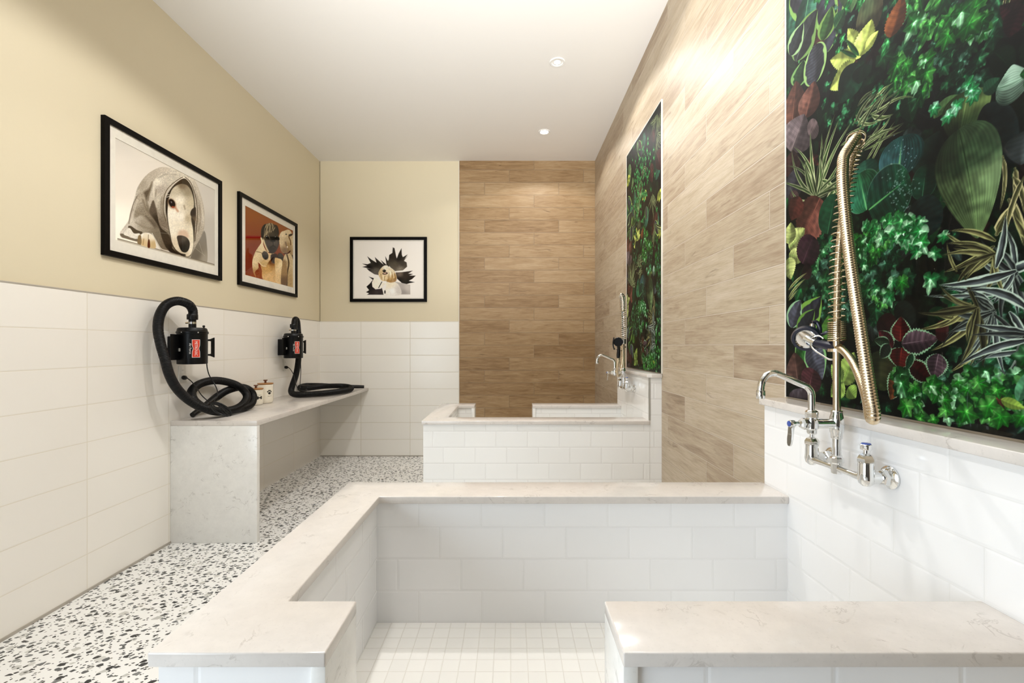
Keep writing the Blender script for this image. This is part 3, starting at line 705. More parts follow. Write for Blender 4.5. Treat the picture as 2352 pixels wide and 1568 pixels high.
    lf(mb, (820, 810), (825, 648), 58, (92, 22, 20), **CE, seed=62, rib=(140, 60, 50)); lf(mb, (770, 850), (680, 740), 44, (84, 24, 34), **CE, seed=63)
    lf(mb, (830, 850), (815, 985), 78, (96, 22, 18), **CE, seed=64, rib=(140, 50, 40)); lf(mb, (750, 820), (650, 800), 30, (40, 60, 40), **CE, seed=65)
    lf(mb, (830, 826), (1070, 790), 74, (84, 64, 70), **CE, seed=66, rib=(130, 110, 116), hi=(120, 100, 108)); lf(mb, (880, 950), (1050, 1084), 56, (62, 18, 16), **CE, seed=67)
    lf(mb, (830, 990), (756, 1190), 58, (138, 84, 46), **CE, seed=68, rib=(90, 54, 30)); lf(mb, (1070, 890), (1040, 1056), 64, (92, 72, 80), **CE, seed=69, rib=(140, 120, 126))
    lf(mb, (900, 890), (860, 1000), 22, (30, 70, 44), **CE, seed=70); lf(mb, (1050, 740), (1140, 740), 60, (70, 30, 30), prof='round', serr=.1, seed=71)
    lf(mb, (750, 830), (690, 920), 34, (40, 50, 40), **CE, seed=72)
    # strap-leaved dracaenas, right
    DY = dict(prof='blade', edge=(172, 172, 116), edgew=.5, veins=0, stripes=2, hi=(170, 166, 116)); DW = dict(prof='blade', edge=(186, 202, 186), edgew=.42, veins=0, stripes=4, hi=(150, 160, 160))
    for b, t, ww, bd in (((1440, 150), (1145, 85), 34, -.15), ((1430, 190), (1105, 355), 34, .1), ((1420, 260), (1215, 350), 30, .1), ((1440, 280), (1300, 240), 22, 0), ((1190, 350), (1125, 165), 20, .1), ((1130, 110), (1290, 190), 20, -.1),
                         ((1330, 560), (940, 730), 40, .16), ((1330, 650), (1060, 640), 30, .12), ((1300, 690), (1020, 870), 34, .1), ((1420, 730), (1145, 1010), 44, .14), ((1330, 800), (1270, 980), 22, .1), ((1280, 560), (1060, 720), 26, .2), ((1631, 780), (1480, 770), 20, -.1), ((1640, 130), (1560, -20), 40, 0)):
        lf(mb, b, t, ww, (74, 70, 40), bend=bd, **DY, seed=b[0])
    lf(mb, (1450, 320), (1510, -20), 44, (70, 74, 46), bend=-.08, **DY)
    for b, t, ww, bd in (((1570, 340), (1075, 440), 52, .10), ((1570, 370), (1100, 470), 34, -.04), ((1560, 480), (975, 510), 30, .05), ((1420, 560), (1110, 470), 36, -.2), ((1661, 600), (1262, 475), 52, -.22), ((1560, 360), (1500, 60), 40, -.18), ((1560, 340), (1720, 280), 60, 0), ((1570, 380), (1661, 470), 44, -.1),
                         ((1560, 380), (1430, 560), 50, .05), ((1440, 620), (1150, 745), 40, .12), ((1430, 640), (1240, 895), 44, .1), ((1440, 640), (1505, 1040), 44, -.08), ((1540, 620), (1661, 860), 44, .1), ((1661, 800), (1205, 965), 44, -.12), ((1661, 880), (1290, 935), 34, -.08), ((1661, 930), (1500, 1045), 40, -.1), ((1420, 600), (1300, 630), 26, .1), ((1570, 400), (1590, 640), 44, 0)):
        lf(mb, b, t, ww, (52, 60, 62), bend=bd, **DW, seed=b[0] + ww)
    q = random.Random(21)
    for cx_, cy_, n_, st, colr in ((1575, 360, 16, DW, (52, 60, 62)), (1432, 620, 14, DW, (56, 66, 62)), (1440, 240, 10, DY, (74, 70, 40)), (1330, 600, 10, DY, (78, 74, 42)), (1650, 760, 10, DW, (50, 58, 60))):
        for k in range(n_):
            a = q.uniform(1.6, 4.2) if k % 4 else q.uniform(.6, 5.4); L = q.uniform(170, 430)
            lf(mb, (cx_ + q.uniform(-14, 14), cy_ + q.uniform(-14, 14)), (cx_ + math.cos(a) * L, cy_ + math.sin(a) * L * .8 + L * .12), q.uniform(24, 46), colr, bend=q.uniform(-.32, .32), dim=q.uniform(.45, 1.0), **st, seed=k + cx_)
    for b, t, ww, bd in (((1570, 350), (1075, 440), 52, .10), ((1661, 600), (1262, 475), 56, -.22), ((1661, 800), (1205, 965), 48, -.12), ((1450, 320), (1510, -20), 48, -.08)):
        lf(mb, b, t, ww, (50, 56, 58), bend=bd, **DW, seed=b[0] + ww)
    spray(mb, 60, (1661, -700, 2300, 1500), 110, GD, HD, 61); spray(mb, 34, (1661, 200, 2300, 1500), 96, G1, H1, 62); spray(ma, 40, (1661, -300, 2300, 900), 110, G1, HD, 63)
    # bright ivy along the foot
    spray(mb, 40, (780, 1000, 1661, 1330), 84, G1, H1, 9)
    for u, v, R, a in ((920, 1110, 66, -2.6), (860, 1230, 96, -1.9), (1020, 1100, 70, -.9), (1110, 1190, 74, -.8), (1200, 1070, 84, -.5), (1250, 1270, 110, -1.1), (1120, 1260, 80, -2.4), (1400, 1230, 120, -1.0), (1480, 1300, 100, -1.8), (1260, 1120, 74, -2.8), (1330, 1080, 80, -.3), (1560, 1220, 90, -.4), (1620, 1300, 90, -1.2), (950, 1310, 60, -1.3), (1040, 1320, 60, -1.9), (1450, 1130, 74, -.4)):
        x, y = mb(u, v); c.ivy(x, y, R / 2.88 * (-x) / F, a, (34, 116, 34), (100, 172, 84) if u % 3 else (160, 204, 160), u, .85)
    lf(mb, (1590, 1200), (1661, 1000), 40, (90, 150, 110), prof='ovate'); lf(mb, (1480, 1190), (1640, 1250), 30, (150, 180, 80), prof='ovate')
    lf(mb, (1180, 1440), (1440, 1380), 60, (34, 40, 30), seed=80); lf(mb, (1300, 1460), (1560, 1420), 50, (44, 40, 30), seed=81)
    # seam and a little print contrast
    g = c.C.mean(1, keepdims=True); C = g + (c.C - g) * .9
    return 255 * (np.clip(C, 0, 255) / 255) ** 1.3

def mural(root_y, label, src=None):
    r = thing('plant_mural', label, 'mural', (XR, root_y, MZ0), 'printed plant murals on the wood wall')
    if src:
        for ch in list(src.children):
            k = ch.copy(); COL.objects.link(k); k.parent = r
        return r
    nu, nv = 720, 1430
    sheet('print', nu, nv, lambda s, t: (np.full_like(s, SM), MY1 - .006 - s * (MY1 - MY0 - .012), MZ0 + .004 + t * (MZ1 - MZ0 - .010)), M['mural'], r, paint_mural)
    e = MB(); a0, a1 = MY0, MY1
    pl = [(MY0, MZ0), (MY1, MZ0), (MY1, MZ1), (MY0, MZ1)]
    e.box(SM - .002, XR - .0002, MY1 - .006, MY1, MZ0, MZ1); e.box(SM - .002, XR - .0002, MY0, MY0 + .006, MZ0, MZ1)
    e.box(SM - .002, XR - .0002, MY0 + .006, MY1 - .006, MZ1 - .006, MZ1)
    e.build('edge_trim', M['trim'], r, smooth=0)
    MB().box(SM + .0006, XR - .0002, MY0 + .007, MY1 - .007, MZ0 + .003, MZ1 - .007).build('backing_board', M['black'], r, smooth=0)
    return r
YN, YR = (MY0 + MY1) / 2, 3.5445
near_mural = mural(YN, 'large glossy panel printed with tropical leaves, behind the spring faucet nearest the viewer')
far_mural = mural(YR, 'narrow-looking leaf-printed panel on the far stretch of wood wall, above the rear tub', near_mural)

# ------------------------------------------------------------------ framed dog photographs
def dog_towel(X, Y, Z):
    px, py = to_px(X, Y, Z); U, V = (px - 260) * 6.27, (py - 370) * 6.27
    c = Canvas(U, V, (214, 206, 192)); c.C[:] = c.shade(np.arange(len(U)), [(100, -500, (198, 192, 182)), (100, 300, (214, 206, 194)), (60, 900, (236, 228, 214)), (900, 50, (216, 208, 196)), (1450, 500, (196, 190, 180)), (1420, 1000, (180, 174, 164))])
    c.poly([(1310, 1000), (1345, 1150), (1340, 1480), (1120, 1420), (1180, 1240), (1250, 1120)], [(1330, 1050, (128, 122, 112)), (1200, 1350, (106, 98, 86)), (1330, 1400, (150, 142, 128))], 10)
    c.poly([(60, 1120), (400, 1215), (800, 1320), (1200, 1425), (1480, 1500), (1480, 1530), (1200, 1460), (800, 1352), (400, 1246), (60, 1150)], (176, 168, 152), 5, curve=False)
    c.poly([(60, 1108), (1480, 1488), (1480, 1500), (60, 1120)], (118, 108, 94), 5, curve=False)
    c.poly([(95, 1040), (130, 980), (215, 860), (250, 720), (310, 520), (350, 380), (450, 230), (560, 140), (690, 85), (830, 100), (930, 130), (1040, 170), (1120, 220), (1190, 300), (1260, 480), (1310, 700), (1310, 950), (1250, 1120), (1180, 1230), (1130, 1330), (1100, 1380), (960, 1340), (800, 1290), (700, 1280), (640, 1200), (560, 1060), (480, 1030), (400, 1050), (370, 1080), (340, 1110), (300, 1120), (240, 1090), (150, 1110), (110, 1090)],
           [(150, 1040, (196, 188, 176)), (300, 760, (170, 160, 146)), (330, 520, (182, 174, 160)), (430, 350, (160, 150, 134)), (560, 190, (176, 166, 150)), (720, 110, (190, 180, 164)), (900, 180, (214, 206, 190)), (600, 400, (196, 188, 172)), (450, 900, (150, 140, 124)), (620, 1050, (120, 110, 94)), (250, 900, (190, 182, 168)), (760, 1200, (110, 98, 82))], 9, .26, 8)
    c.poly([(420, 470), (520, 390), (560, 330), (540, 420), (490, 560), (510, 660), (520, 760), (480, 720), (440, 620)], [(470, 500, (92, 82, 68)), (500, 700, (108, 98, 82))], 40, .3, 8)
    c.poly([(340, 500), (440, 460), (520, 760), (600, 860), (660, 960), (600, 950), (470, 830), (400, 780), (300, 800)], [(360, 560, (160, 150, 134)), (450, 760, (134, 124, 108)), (600, 920, (104, 94, 80))], 30, .45, 7)
    c.poly([(575, 560), (610, 640), (660, 820), (700, 960), (800, 1060), (850, 1200), (830, 1290), (760, 1240), (700, 1100), (660, 960), (600, 860), (520, 740), (540, 640)], [(570, 680, (92, 82, 70)), (640, 860, (58, 50, 40)), (780, 1120, (66, 56, 44)), (820, 1240, (48, 40, 30))], 14, .3, 8)
    c.poly([(215, 940), (260, 935), (340, 990), (420, 1020), (400, 1055), (360, 1040), (300, 1040), (240, 1010)], (84, 74, 60), 8)
    c.poly([(100, 1045), (160, 1050), (250, 1100), (350, 1120), (360, 1160), (200, 1120), (120, 1090)], (110, 100, 86), 10)
    c.poly([(230, 960), (300, 1040), (380, 1040), (372, 1090), (320, 1120), (250, 1090), (150, 1050)], (214, 208, 196), 8, .2)
    c.line([(345, 500), (290, 620), (250, 760), (225, 900)], 4, (88, 76, 60), 5)
    c.poly([(600, 260), (700, 180), (830, 140), (940, 140), (1060, 200), (1150, 290), (1220, 430), (1290, 620), (1312, 800), (1300, 980), (1240, 1120), (1165, 1250), (1160, 1100), (1180, 900), (1192, 700), (1180, 520), (1130, 350), (1060, 250), (1010, 230), (900, 300), (800, 400), (750, 500), (730, 650), (740, 760), (770, 850), (800, 960), (760, 1000), (690, 960), (650, 850), (620, 650), (600, 450), (580, 330)],
           [(640, 300, (214, 206, 190)), (680, 400, (170, 160, 146)), (640, 560, (186, 178, 162)), (720, 600, (150, 140, 124)), (700, 900, (120, 108, 94)), (860, 240, (192, 184, 168)), (1040, 215, (206, 198, 182)), (1230, 600, (168, 158, 142)), (1290, 850, (190, 182, 168)), (1230, 1050, (166, 156, 140)), (1200, 850, (150, 138, 120))], 8, .36, 8)
    c.line([(1000, 228), (900, 290), (800, 380), (742, 480), (722, 620), (724, 740), (760, 860)], 5, (96, 84, 66), 6)
    c.line([(1040, 232), (1110, 300), (1160, 420), (1196, 560), (1214, 740), (1200, 950), (1176, 1150)], 5, (86, 74, 58), 6)
    c.poly([(1010, 250), (1080, 290), (1140, 400), (1170, 540), (1180, 700), (1180, 900), (1165, 1150), (1130, 1330), (1060, 1380), (950, 1340), (870, 1250), (830, 1130), (800, 980), (770, 800), (755, 680), (765, 520), (830, 400), (900, 320)],
           [(1010, 300, (66, 54, 40)), (770, 600, (40, 32, 24)), (1165, 600, (46, 38, 28)), (1160, 900, (60, 50, 38)), (850, 1200, (54, 44, 32))], 8, .2)
    c.poly([(860, 390), (960, 330), (1060, 345), (1125, 430), (1160, 560), (1160, 680), (1130, 780), (1125, 850), (1150, 980), (1158, 1150), (1150, 1250), (1120, 1340), (1060, 1375), (980, 1330), (900, 1270), (850, 1180), (822, 1050), (795, 900), (782, 760), (790, 620), (810, 500)],
           [(1000, 350, (120, 106, 86)), (900, 420, (186, 176, 154)), (1080, 450, (150, 138, 116)), (960, 560, (222, 214, 196)), (1120, 600, (188, 176, 150)), (860, 760, (226, 218, 202)), (980, 800, (228, 220, 204)), (1080, 820, (176, 162, 136)), (860, 1000, (222, 214, 196)), (960, 980, (216, 206, 186)), (1120, 1050, (214, 204, 180)), (900, 1180, (204, 190, 166)), (1120, 1250, (220, 210, 190)), (1000, 1340, (190, 176, 152))], 12, .14, 14)
    c.poly([(930, 1070), (960, 1000), (1050, 1000), (1090, 1080), (1060, 1110), (980, 1090)], (194, 164, 140), 40, alpha=.8)
    c.poly([(1165, 670), (1190, 680), (1186, 860), (1150, 830), (1112, 770), (1125, 705)], [(1150, 740, (48, 38, 30)), (1170, 840, (92, 78, 62))], 12)
    c.line([(1020, 640), (1034, 690)], 8, (120, 104, 82), 20, .7)
    c.ell(846, 612, 54, 78, (150, 120, 92), -.5, .5, .8); c.ell(846, 606, 42, 66, (26, 18, 14), -.5, .3); c.ell(862, 660, 20, 12, (150, 70, 46), .3, .6); c.ell(838, 590, 8, 16, (120, 110, 110), -.4, .6)
    c.line([(890, 660), (930, 720)], 12, (164, 110, 80), 26, .7); c.line([(770, 520), (820, 500)], 3, (214, 206, 190), 4); c.line([(770, 484), (820, 482)], 3, (200, 190, 170), 4)
    c.poly([(850, 1250), (930, 1315), (1035, 1340), (1040, 1362), (980, 1350), (890, 1330), (800, 1290), (820, 1200)], (40, 30, 22), 10)
    c.poly([(920, 1082), (985, 1070), (1060, 1100), (1102, 1170), (1092, 1262), (1050, 1312), (990, 1300), (950, 1230), (930, 1160)], [(940, 1100, (70, 62, 54)), (1010, 1110, (84, 76, 68)), (1030, 1250, (22, 18, 14)), (1090, 1200, (44, 38, 32))], 9, .15)
    c.poly([(400, 1200), (420, 1090), (455, 1030), (500, 1050), (560, 1060), (600, 1130), (612, 1250), (540, 1250), (450, 1225)], [(450, 1050, (216, 206, 186)), (560, 1080, (220, 210, 190)), (430, 1180, (196, 172, 132)), (580, 1200, (184, 160, 120))], 8)
    c.poly([(505, 1130), (525, 1140), (530, 1240), (495, 1235)], (86, 46, 26), 8); c.line([(508, 1060), (505, 1130)], 4, (120, 104, 80), 6); c.line([(440, 1120), (430, 1200)], 5, (150, 126, 90), 8)
    c.poly([(360, 1080), (400, 1070), (405, 1190), (350, 1180)], (126, 108, 80), 12)
    c.line([(560, 1040), (620, 1150), (690, 1260), (780, 1290)], 6, (196, 188, 172), 5)
    for a, b in (((800, 1000), (700, 940)), ((810, 1050), (680, 1030)), ((1180, 1250), (1320, 1360)), ((1240, 1180), (1290, 1330))): c.line([a, b], 1.5, (206, 198, 180), 4, .6)
    for a, wd, cc in (([(560, 300), (520, 420), (505, 560)], 9, (104, 92, 76)), ([(430, 560), (470, 680), (540, 780), (620, 900)], 10, (112, 100, 84)), ([(620, 420), (600, 560), (640, 760)], 8, (120, 108, 92)), ([(700, 520), (690, 680), (730, 860)], 7, (126, 114, 98)), ([(1240, 640), (1262, 820), (1230, 1000)], 8, (128, 116, 100)), ([(320, 880), (420, 940), (560, 980)], 8, (126, 116, 100)), ([(470, 790), (560, 880), (600, 960)], 9, (96, 86, 72)), ([(640, 240), (760, 190), (900, 190)], 7, (150, 140, 124)), ([(280, 700), (380, 760)], 7, (130, 120, 104))): c.line(a, wd, cc, 26, .7)
    for a in ([(600, 300), (585, 460), (625, 660)], [(800, 190), (900, 165), (1010, 185)], [(350, 560), (300, 720), (262, 860)], [(1205, 420), (1270, 600), (1292, 820)]): c.line(a, 8, (216, 208, 192), 26, .6)
    return np.clip(140 + (c.C - 140) * 1.22 + 10, 0, 255)

def dog_pug(X, Y, Z):
    px, py = to_px(X, Y, Z); U, V = (px - 560) * 7.47, (py - 460) * 7.47
    c = Canvas(U, V, (150, 76, 26)); c.C[:] = c.shade(np.arange(len(U)), [(200, 200, (146, 88, 40)), (600, 350, (150, 88, 38)), (80, 600, (136, 74, 38)), (150, 800, (128, 64, 36)), (120, 1100, (122, 54, 34)), (250, 1300, (142, 70, 36))])
    c.poly([(40, 600), (310, 610), (310, 650), (40, 650)], (132, 30, 24), 8, curve=False)
    for p in ([(130, 800), (110, 1000), (130, 1080)], [(200, 790), (170, 900), (90, 960)], [(80, 900), (120, 1000)]): c.line(p, 6, (128, 44, 24), 14, .8)
    c.poly([(345, 1370), (310, 1200), (290, 1100), (400, 1040), (520, 1020), (600, 1040), (700, 980), (870, 880), (870, 1510), (640, 1450)], [(400, 1150, (206, 164, 104)), (430, 1300, (222, 184, 128)), (600, 1200, (210, 170, 112)), (470, 1050, (120, 76, 40)), (800, 1200, (206, 180, 140))], 8, .2, 14)
    c.poly([(610, 720), (600, 640), (640, 545), (700, 520), (750, 500), (800, 520), (832, 580), (862, 600), (870, 900), (720, 920), (640, 870)], [(660, 580, (226, 208, 174)), (760, 540, (220, 200, 162)), (640, 720, (214, 194, 156)), (740, 760, (170, 144, 106)), (820, 700, (216, 198, 162)), (700, 860, (130, 104, 76))], 8, .2, 12)
    c.ell(726, 582, 11, 13, (40, 28, 20)); c.poly([(770, 590), (830, 570), (830, 600), (780, 620)], (60, 42, 30), 8); c.line([(770, 620), (800, 700), (806, 760)], 9, (120, 92, 62), 14); c.line([(715, 720), (740, 800)], 12, (120, 96, 70), 20, .8); c.ell(748, 798, 10, 16, (240, 230, 210))
    c.poly([(215, 1325), (160, 1220), (146, 1050), (190, 900), (250, 800), (300, 720), (286, 640), (330, 640), (340, 780), (420, 900), (510, 900), (510, 960), (430, 1050), (370, 1140), (300, 1120), (250, 1060), (250, 1160), (190, 1230)],
           [(170, 1050, (226, 206, 166)), (250, 900, (220, 200, 160)), (310, 720, (230, 214, 178)), (340, 1080, (206, 176, 126)), (480, 930, (216, 190, 146)), (190, 1250, (180, 140, 90))], 7, .2, 12)
    c.line([(215, 880), (300, 900), (330, 960)], 5, (120, 92, 58), 10); c.line([(255, 1060), (320, 1120), (380, 1130)], 5, (236, 216, 176), 6)
    c.poly([(310, 640), (300, 520), (335, 430), (420, 392), (500, 400), (560, 470), (590, 600), (605, 740), (560, 860), (500, 910), (430, 890), (375, 790), (340, 700)], [(330, 480, (32, 26, 22)), (420, 460, (120, 104, 80)), (560, 520, (44, 38, 30)), (380, 560, (128, 112, 86)), (450, 620, (60, 52, 44)), (480, 780, (84, 78, 70)), (560, 760, (66, 60, 54)), (470, 880, (50, 42, 34))], 8, .25, 12)
    for p in ([(350, 620), (352, 500), (400, 410)], [(372, 560), (400, 470), (430, 400)], [(440, 540), (450, 440), (440, 395)], [(470, 540), (500, 450), (480, 395)], [(500, 520), (530, 470)], [(380, 590), (420, 520)], [(340, 660), (380, 780), (430, 880)]): c.line(p, 7, (190, 174, 138), 12, .85)
    for p in ([(365, 560), (372, 480)], [(425, 530), (430, 440)], [(488, 540), (470, 450)], [(330, 560), (335, 470)]): c.line(p, 6, (40, 32, 26), 10, .8)
    c.poly([(420, 620), (500, 615), (600, 630), (600, 690), (500, 690), (420, 680)], (34, 28, 24), 14); c.ell(396, 630, 22, 26, (12, 10, 10)); c.ell(392, 620, 6, 6, (220, 216, 210))  # dark band over the face: a glass reflection painted as the mask
    c.line([(335, 680), (370, 780), (415, 880)], 10, (214, 196, 156), 10); c.line([(470, 690), (450, 860)], 6, (52, 46, 40), 12, .6); c.line([(520, 690), (540, 860)], 6, (52, 46, 40), 12, .6)
    c.poly([(305, 640), (298, 520), (330, 440), (372, 410), (352, 500), (344, 600)], (22, 18, 16), 10)
    c.poly([(590, 600), (560, 470), (520, 420), (575, 440), (602, 540)], (26, 22, 18), 10)
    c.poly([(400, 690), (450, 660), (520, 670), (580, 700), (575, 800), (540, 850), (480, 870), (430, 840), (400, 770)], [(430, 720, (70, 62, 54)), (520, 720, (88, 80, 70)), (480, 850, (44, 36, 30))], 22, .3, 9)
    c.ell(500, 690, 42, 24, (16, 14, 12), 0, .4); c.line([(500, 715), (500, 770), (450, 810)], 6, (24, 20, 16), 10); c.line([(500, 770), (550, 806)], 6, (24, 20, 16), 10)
    c.ell(545, 632, 20, 22, (10, 8, 8)); c.ell(541, 624, 6, 5, (200, 194, 186)); c.line([(420, 600), (445, 650)], 7, (150, 134, 104), 14, .7)
    c.poly([(470, 930), (560, 920), (570, 1000), (530, 1080), (470, 1040)], (44, 26, 18), 20)
    for cx, cy in ((368, 945), (630, 975)):
        c.ell(cx, cy, 52, 74, (46, 38, 32), -.3, .2)
        for d in (-24, 0, 24): c.line([(cx + d, cy - 60), (cx + d * 1.1, cy - 10)], 7, (112, 102, 88), 8, .7)
    c.poly([(530, 1000), (580, 990), (660, 1040), (650, 1250), (625, 1430), (548, 1415), (540, 1200)], [(560, 1050, (212, 180, 124)), (640, 1100, (236, 214, 172)), (580, 1350, (222, 190, 138))], 8, .2)
    c.poly([(700, 940), (760, 900), (800, 920), (860, 1040), (870, 1500), (760, 1480), (730, 1200), (660, 1100)], [(740, 1000, (214, 196, 160)), (820, 1100, (206, 186, 148)), (790, 1400, (186, 160, 118)), (690, 1060, (150, 120, 80))], 8, .2)
    c.line([(740, 930), (772, 1080), (745, 1250), (740, 1460)], 9, (66, 48, 32), 12); c.line([(830, 940), (860, 1050), (866, 1160)], 8, (60, 44, 30), 10); c.line([(690, 1280), (640, 1370)], 3, (230, 210, 170), 5); c.poly([(660, 1110), (735, 1130), (735, 1460), (640, 1440)], [(700, 1200, (160, 128, 82)), (690, 1400, (112, 84, 52))], 14, .2)
    c.line([(690, 915), (760, 905), (795, 870)], 8, (70, 30, 30), 8)
    return np.clip(130 + (c.C - 130) * 1.15, 0, 255)

def dog_hair(X, Y, Z):
    px, py = to_px(X, Y, Z); U, V = (px - 780) * 8.25, (py - 520) * 8.25
    c = Canvas(U, V, (236, 230, 222))
    c.poly([(1040, 1040), (1130, 1060), (1240, 1085), (1338, 1100), (1340, 1286), (1160, 1286), (1140, 1160)], [(1150, 1120, (176, 168, 162)), (1300, 1150, (196, 188, 180)), (1200, 1260, (158, 150, 144))], 10, curve=False)
    c.poly([(870, 1288), (880, 1100), (800, 1060), (700, 980), (640, 990), (610, 1080), (650, 1180), (760, 1160), (830, 1120), (900, 1060), (1040, 1050), (1130, 1120), (1160, 1288)], [(700, 1080, (240, 232, 216)), (960, 1100, (236, 224, 200)), (1000, 1220, (238, 234, 228)), (1120, 1200, (206, 198, 190))], 12, .1, 16)
    K = (30, 26, 24)
    c.poly([(500, 1245), (560, 1205), (508, 1140), (570, 1085), (630, 1010), (555, 950), (650, 980), (612, 1060), (620, 1140), (680, 1190), (780, 1180), (800, 1160), (820, 1230), (832, 1292), (520, 1292), (560, 1265)], [(600, 1100, K), (720, 1240, (62, 54, 54))], 7, .3, 8, curve=False)
    c.line([(800, 1050), (740, 1160)], 7, K, 6); c.ell(860, 1240, 14, 34, (60, 54, 50))
    c.poly([(430, 765), (520, 745), (432, 705), (530, 715), (590, 690), (525, 565), (600, 625), (700, 685), (668, 580), (740, 645), (835, 725), (780, 635), (890, 725), (865, 565), (930, 680), (940, 760), (830, 760), (760, 880), (740, 920), (660, 905), (560, 840), (510, 792), (580, 800)], [(560, 720, K), (700, 720, (26, 22, 20)), (690, 840, (96, 90, 82)), (880, 700, (40, 34, 30))], 8, .4, 8, curve=False)
    c.poly([(900, 690), (932, 620), (940, 540), (1000, 500), (1008, 395), (1040, 410), (1070, 560), (1085, 605), (1120, 510), (1172, 412), (1180, 540), (1200, 580), (1288, 530), (1225, 630), (1290, 560), (1220, 650), (1270, 680), (1280, 760), (1200, 830), (1050, 845), (960, 770)], [(980, 560, (44, 38, 32)), (1120, 600, (36, 32, 28)), (1050, 720, (86, 78, 66)), (1200, 700, (70, 62, 54)), (1150, 810, (130, 120, 106))], 8, .4, 9, curve=False)
    c.poly([(1060, 870), (1180, 865), (1385, 838), (1300, 892), (1392, 900), (1320, 930), (1442, 930), (1380, 990), (1310, 1030), (1422, 1055), (1330, 1072), (1270, 1090), (1180, 1070), (1090, 990)], [(1150, 900, (110, 96, 84)), (1250, 920, (50, 42, 36)), (1150, 1010, (30, 24, 22)), (1300, 1050, K)], 8, .4, 9, curve=False)
    c.poly([(735, 880), (780, 795), (840, 742), (900, 735), (945, 775), (1010, 810), (1060, 890), (1082, 970), (1060, 1040), (960, 1062), (880, 1035), (800, 1025), (755, 960)], [(870, 770, (232, 224, 208)), (780, 850, (206, 182, 140)), (960, 880, (238, 226, 200)), (860, 980, (226, 206, 166)), (1020, 960, (190, 156, 104)), (930, 1040, (170, 130, 76)), (1060, 1000, (150, 116, 76))], 12, .3, 9)
    for p in ([(940, 880), (930, 980), (900, 1050)], [(990, 860), (1000, 960), (970, 1050)], [(1040, 890), (1060, 990)], [(780, 900), (800, 1000)], [(860, 940), (850, 1020)]): c.line(p, 5, (140, 104, 56), 14, .8)
    for p in ([(960, 850), (965, 960)], [(1010, 850), (1030, 970)], [(830, 930), (825, 1010)]): c.line(p, 5, (244, 236, 216), 12, .8)
    c.ell(862, 888, 50, 22, (60, 34, 28), -.1); c.ell(856, 886, 30, 9, (226, 190, 170), 0); c.ell(846, 840, 32, 26, (22, 18, 16)); c.ell(838, 832, 6, 4, (150, 144, 140))
    return np.clip(140 + (c.C - 140) * 1.12 + 6, 0, 255)

def picture(label, posfn, axes, size, bar, matw, sheet_res, painter, loc):
    """framed picture lying in the plane spanned by axes=(along, up, out) from corner loc"""
    A, Bv, N = [Vector(a) for a in axes]; W, Hh = size; L = Vector(loc)
    r = thing('framed_dog_photograph', label, 'picture', L, 'framed dog photographs on the cream walls')
    P = lambda a, b, c: L + A * a + Bv * b + N * c
    fr = MB(); d = 0.025; pr = [(0, 0.0), (0, d), (bar, d), (bar, 0.006)]
    v = []; f = []
    for (o, h) in pr:
        for a, b in ((o, o), (W - o, o), (W - o, Hh - o), (o, Hh - o)): v.append(P(a, b, h))
    for k in range(3):
        for q in range(4): f.append((k * 4 + q, k * 4 + (q + 1) % 4, (k + 1) * 4 + (q + 1) % 4, (k + 1) * 4 + q))
    for q in range(4): f.append((12 + q, 12 + (q + 1) % 4, (q + 1) % 4, q))
    fr.add(v, f); fr.build('frame', M['frame'], r, smooth=0)
    m = MB(); t = 0.0125; hw = matw
    v = []
    for o, h in (((bar, bar, bar, bar), t), (hw, t), (hw, t - .003)):
        l, rr, bb, tt = o
        for a, b in ((l, bb), (W - rr, bb), (W - rr, Hh - tt), (l, Hh - tt)): v.append(P(a, b, h))
    f = [(k * 4 + q, k * 4 + (q + 1) % 4, (k + 1) * 4 + (q + 1) % 4, (k + 1) * 4 + q) for k in range(2) for q in range(4)]
    m.add(v, f); m.build('mat', M['mat'], r, smooth=0)
    l, rr, bb, tt = hw
    def pf(s, t_):
        a = l - .004 + s * (W - l - rr + .008); b = bb - .004 + t_ * (Hh - bb - tt + .008); h = .0092
        return (L.x + A.x * a + Bv.x * b + N.x * h, L.y + A.y * a + Bv.y * b + N.y * h, L.z + A.z * a + Bv.z * b + N.z * h)
    sheet('print', sheet_res[0], sheet_res[1], pf, M['print'], r, painter)
    g = MB(); v = [P(a, b, .0165) for a, b in ((bar - .002, bar - .002), (W - bar + .002, bar - .002), (W - bar + .002, Hh - bar + .002), (bar - .002, Hh - bar + .002))]
    v += [p + N * .002 for p in v]
    g.add(v, [(0, 1, 2, 3), (4, 5, 6, 7), (0, 1, 5, 4), (1, 2, 6, 5), (2, 3, 7, 6), (3, 0, 4, 7)]); g.build('glazing', M['glass'], r, smooth=0)
    return r
LW = ((0, 1, 0), (0, 0, 1), (1, 0, 0)); XS = XL - .008
picture('large black-framed photo of a white dog wrapped in a grey towel', None, LW, (1.055, .797), .033, (.083, .072, .104, .093), (420, 330), dog_towel, (XS, 2.594, 1.872))
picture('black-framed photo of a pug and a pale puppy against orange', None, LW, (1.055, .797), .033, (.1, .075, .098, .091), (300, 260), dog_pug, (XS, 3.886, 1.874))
picture('black-framed photo of a small dog with dark hair flying, on the end wall', None, ((1, 0, 0), (0, 0, 1), (0, -1, 0)), (.937, .79), .036, (.05, .05, .05, .05), (300, 260), dog_hair, (-1.96, YB + .008, 1.886))

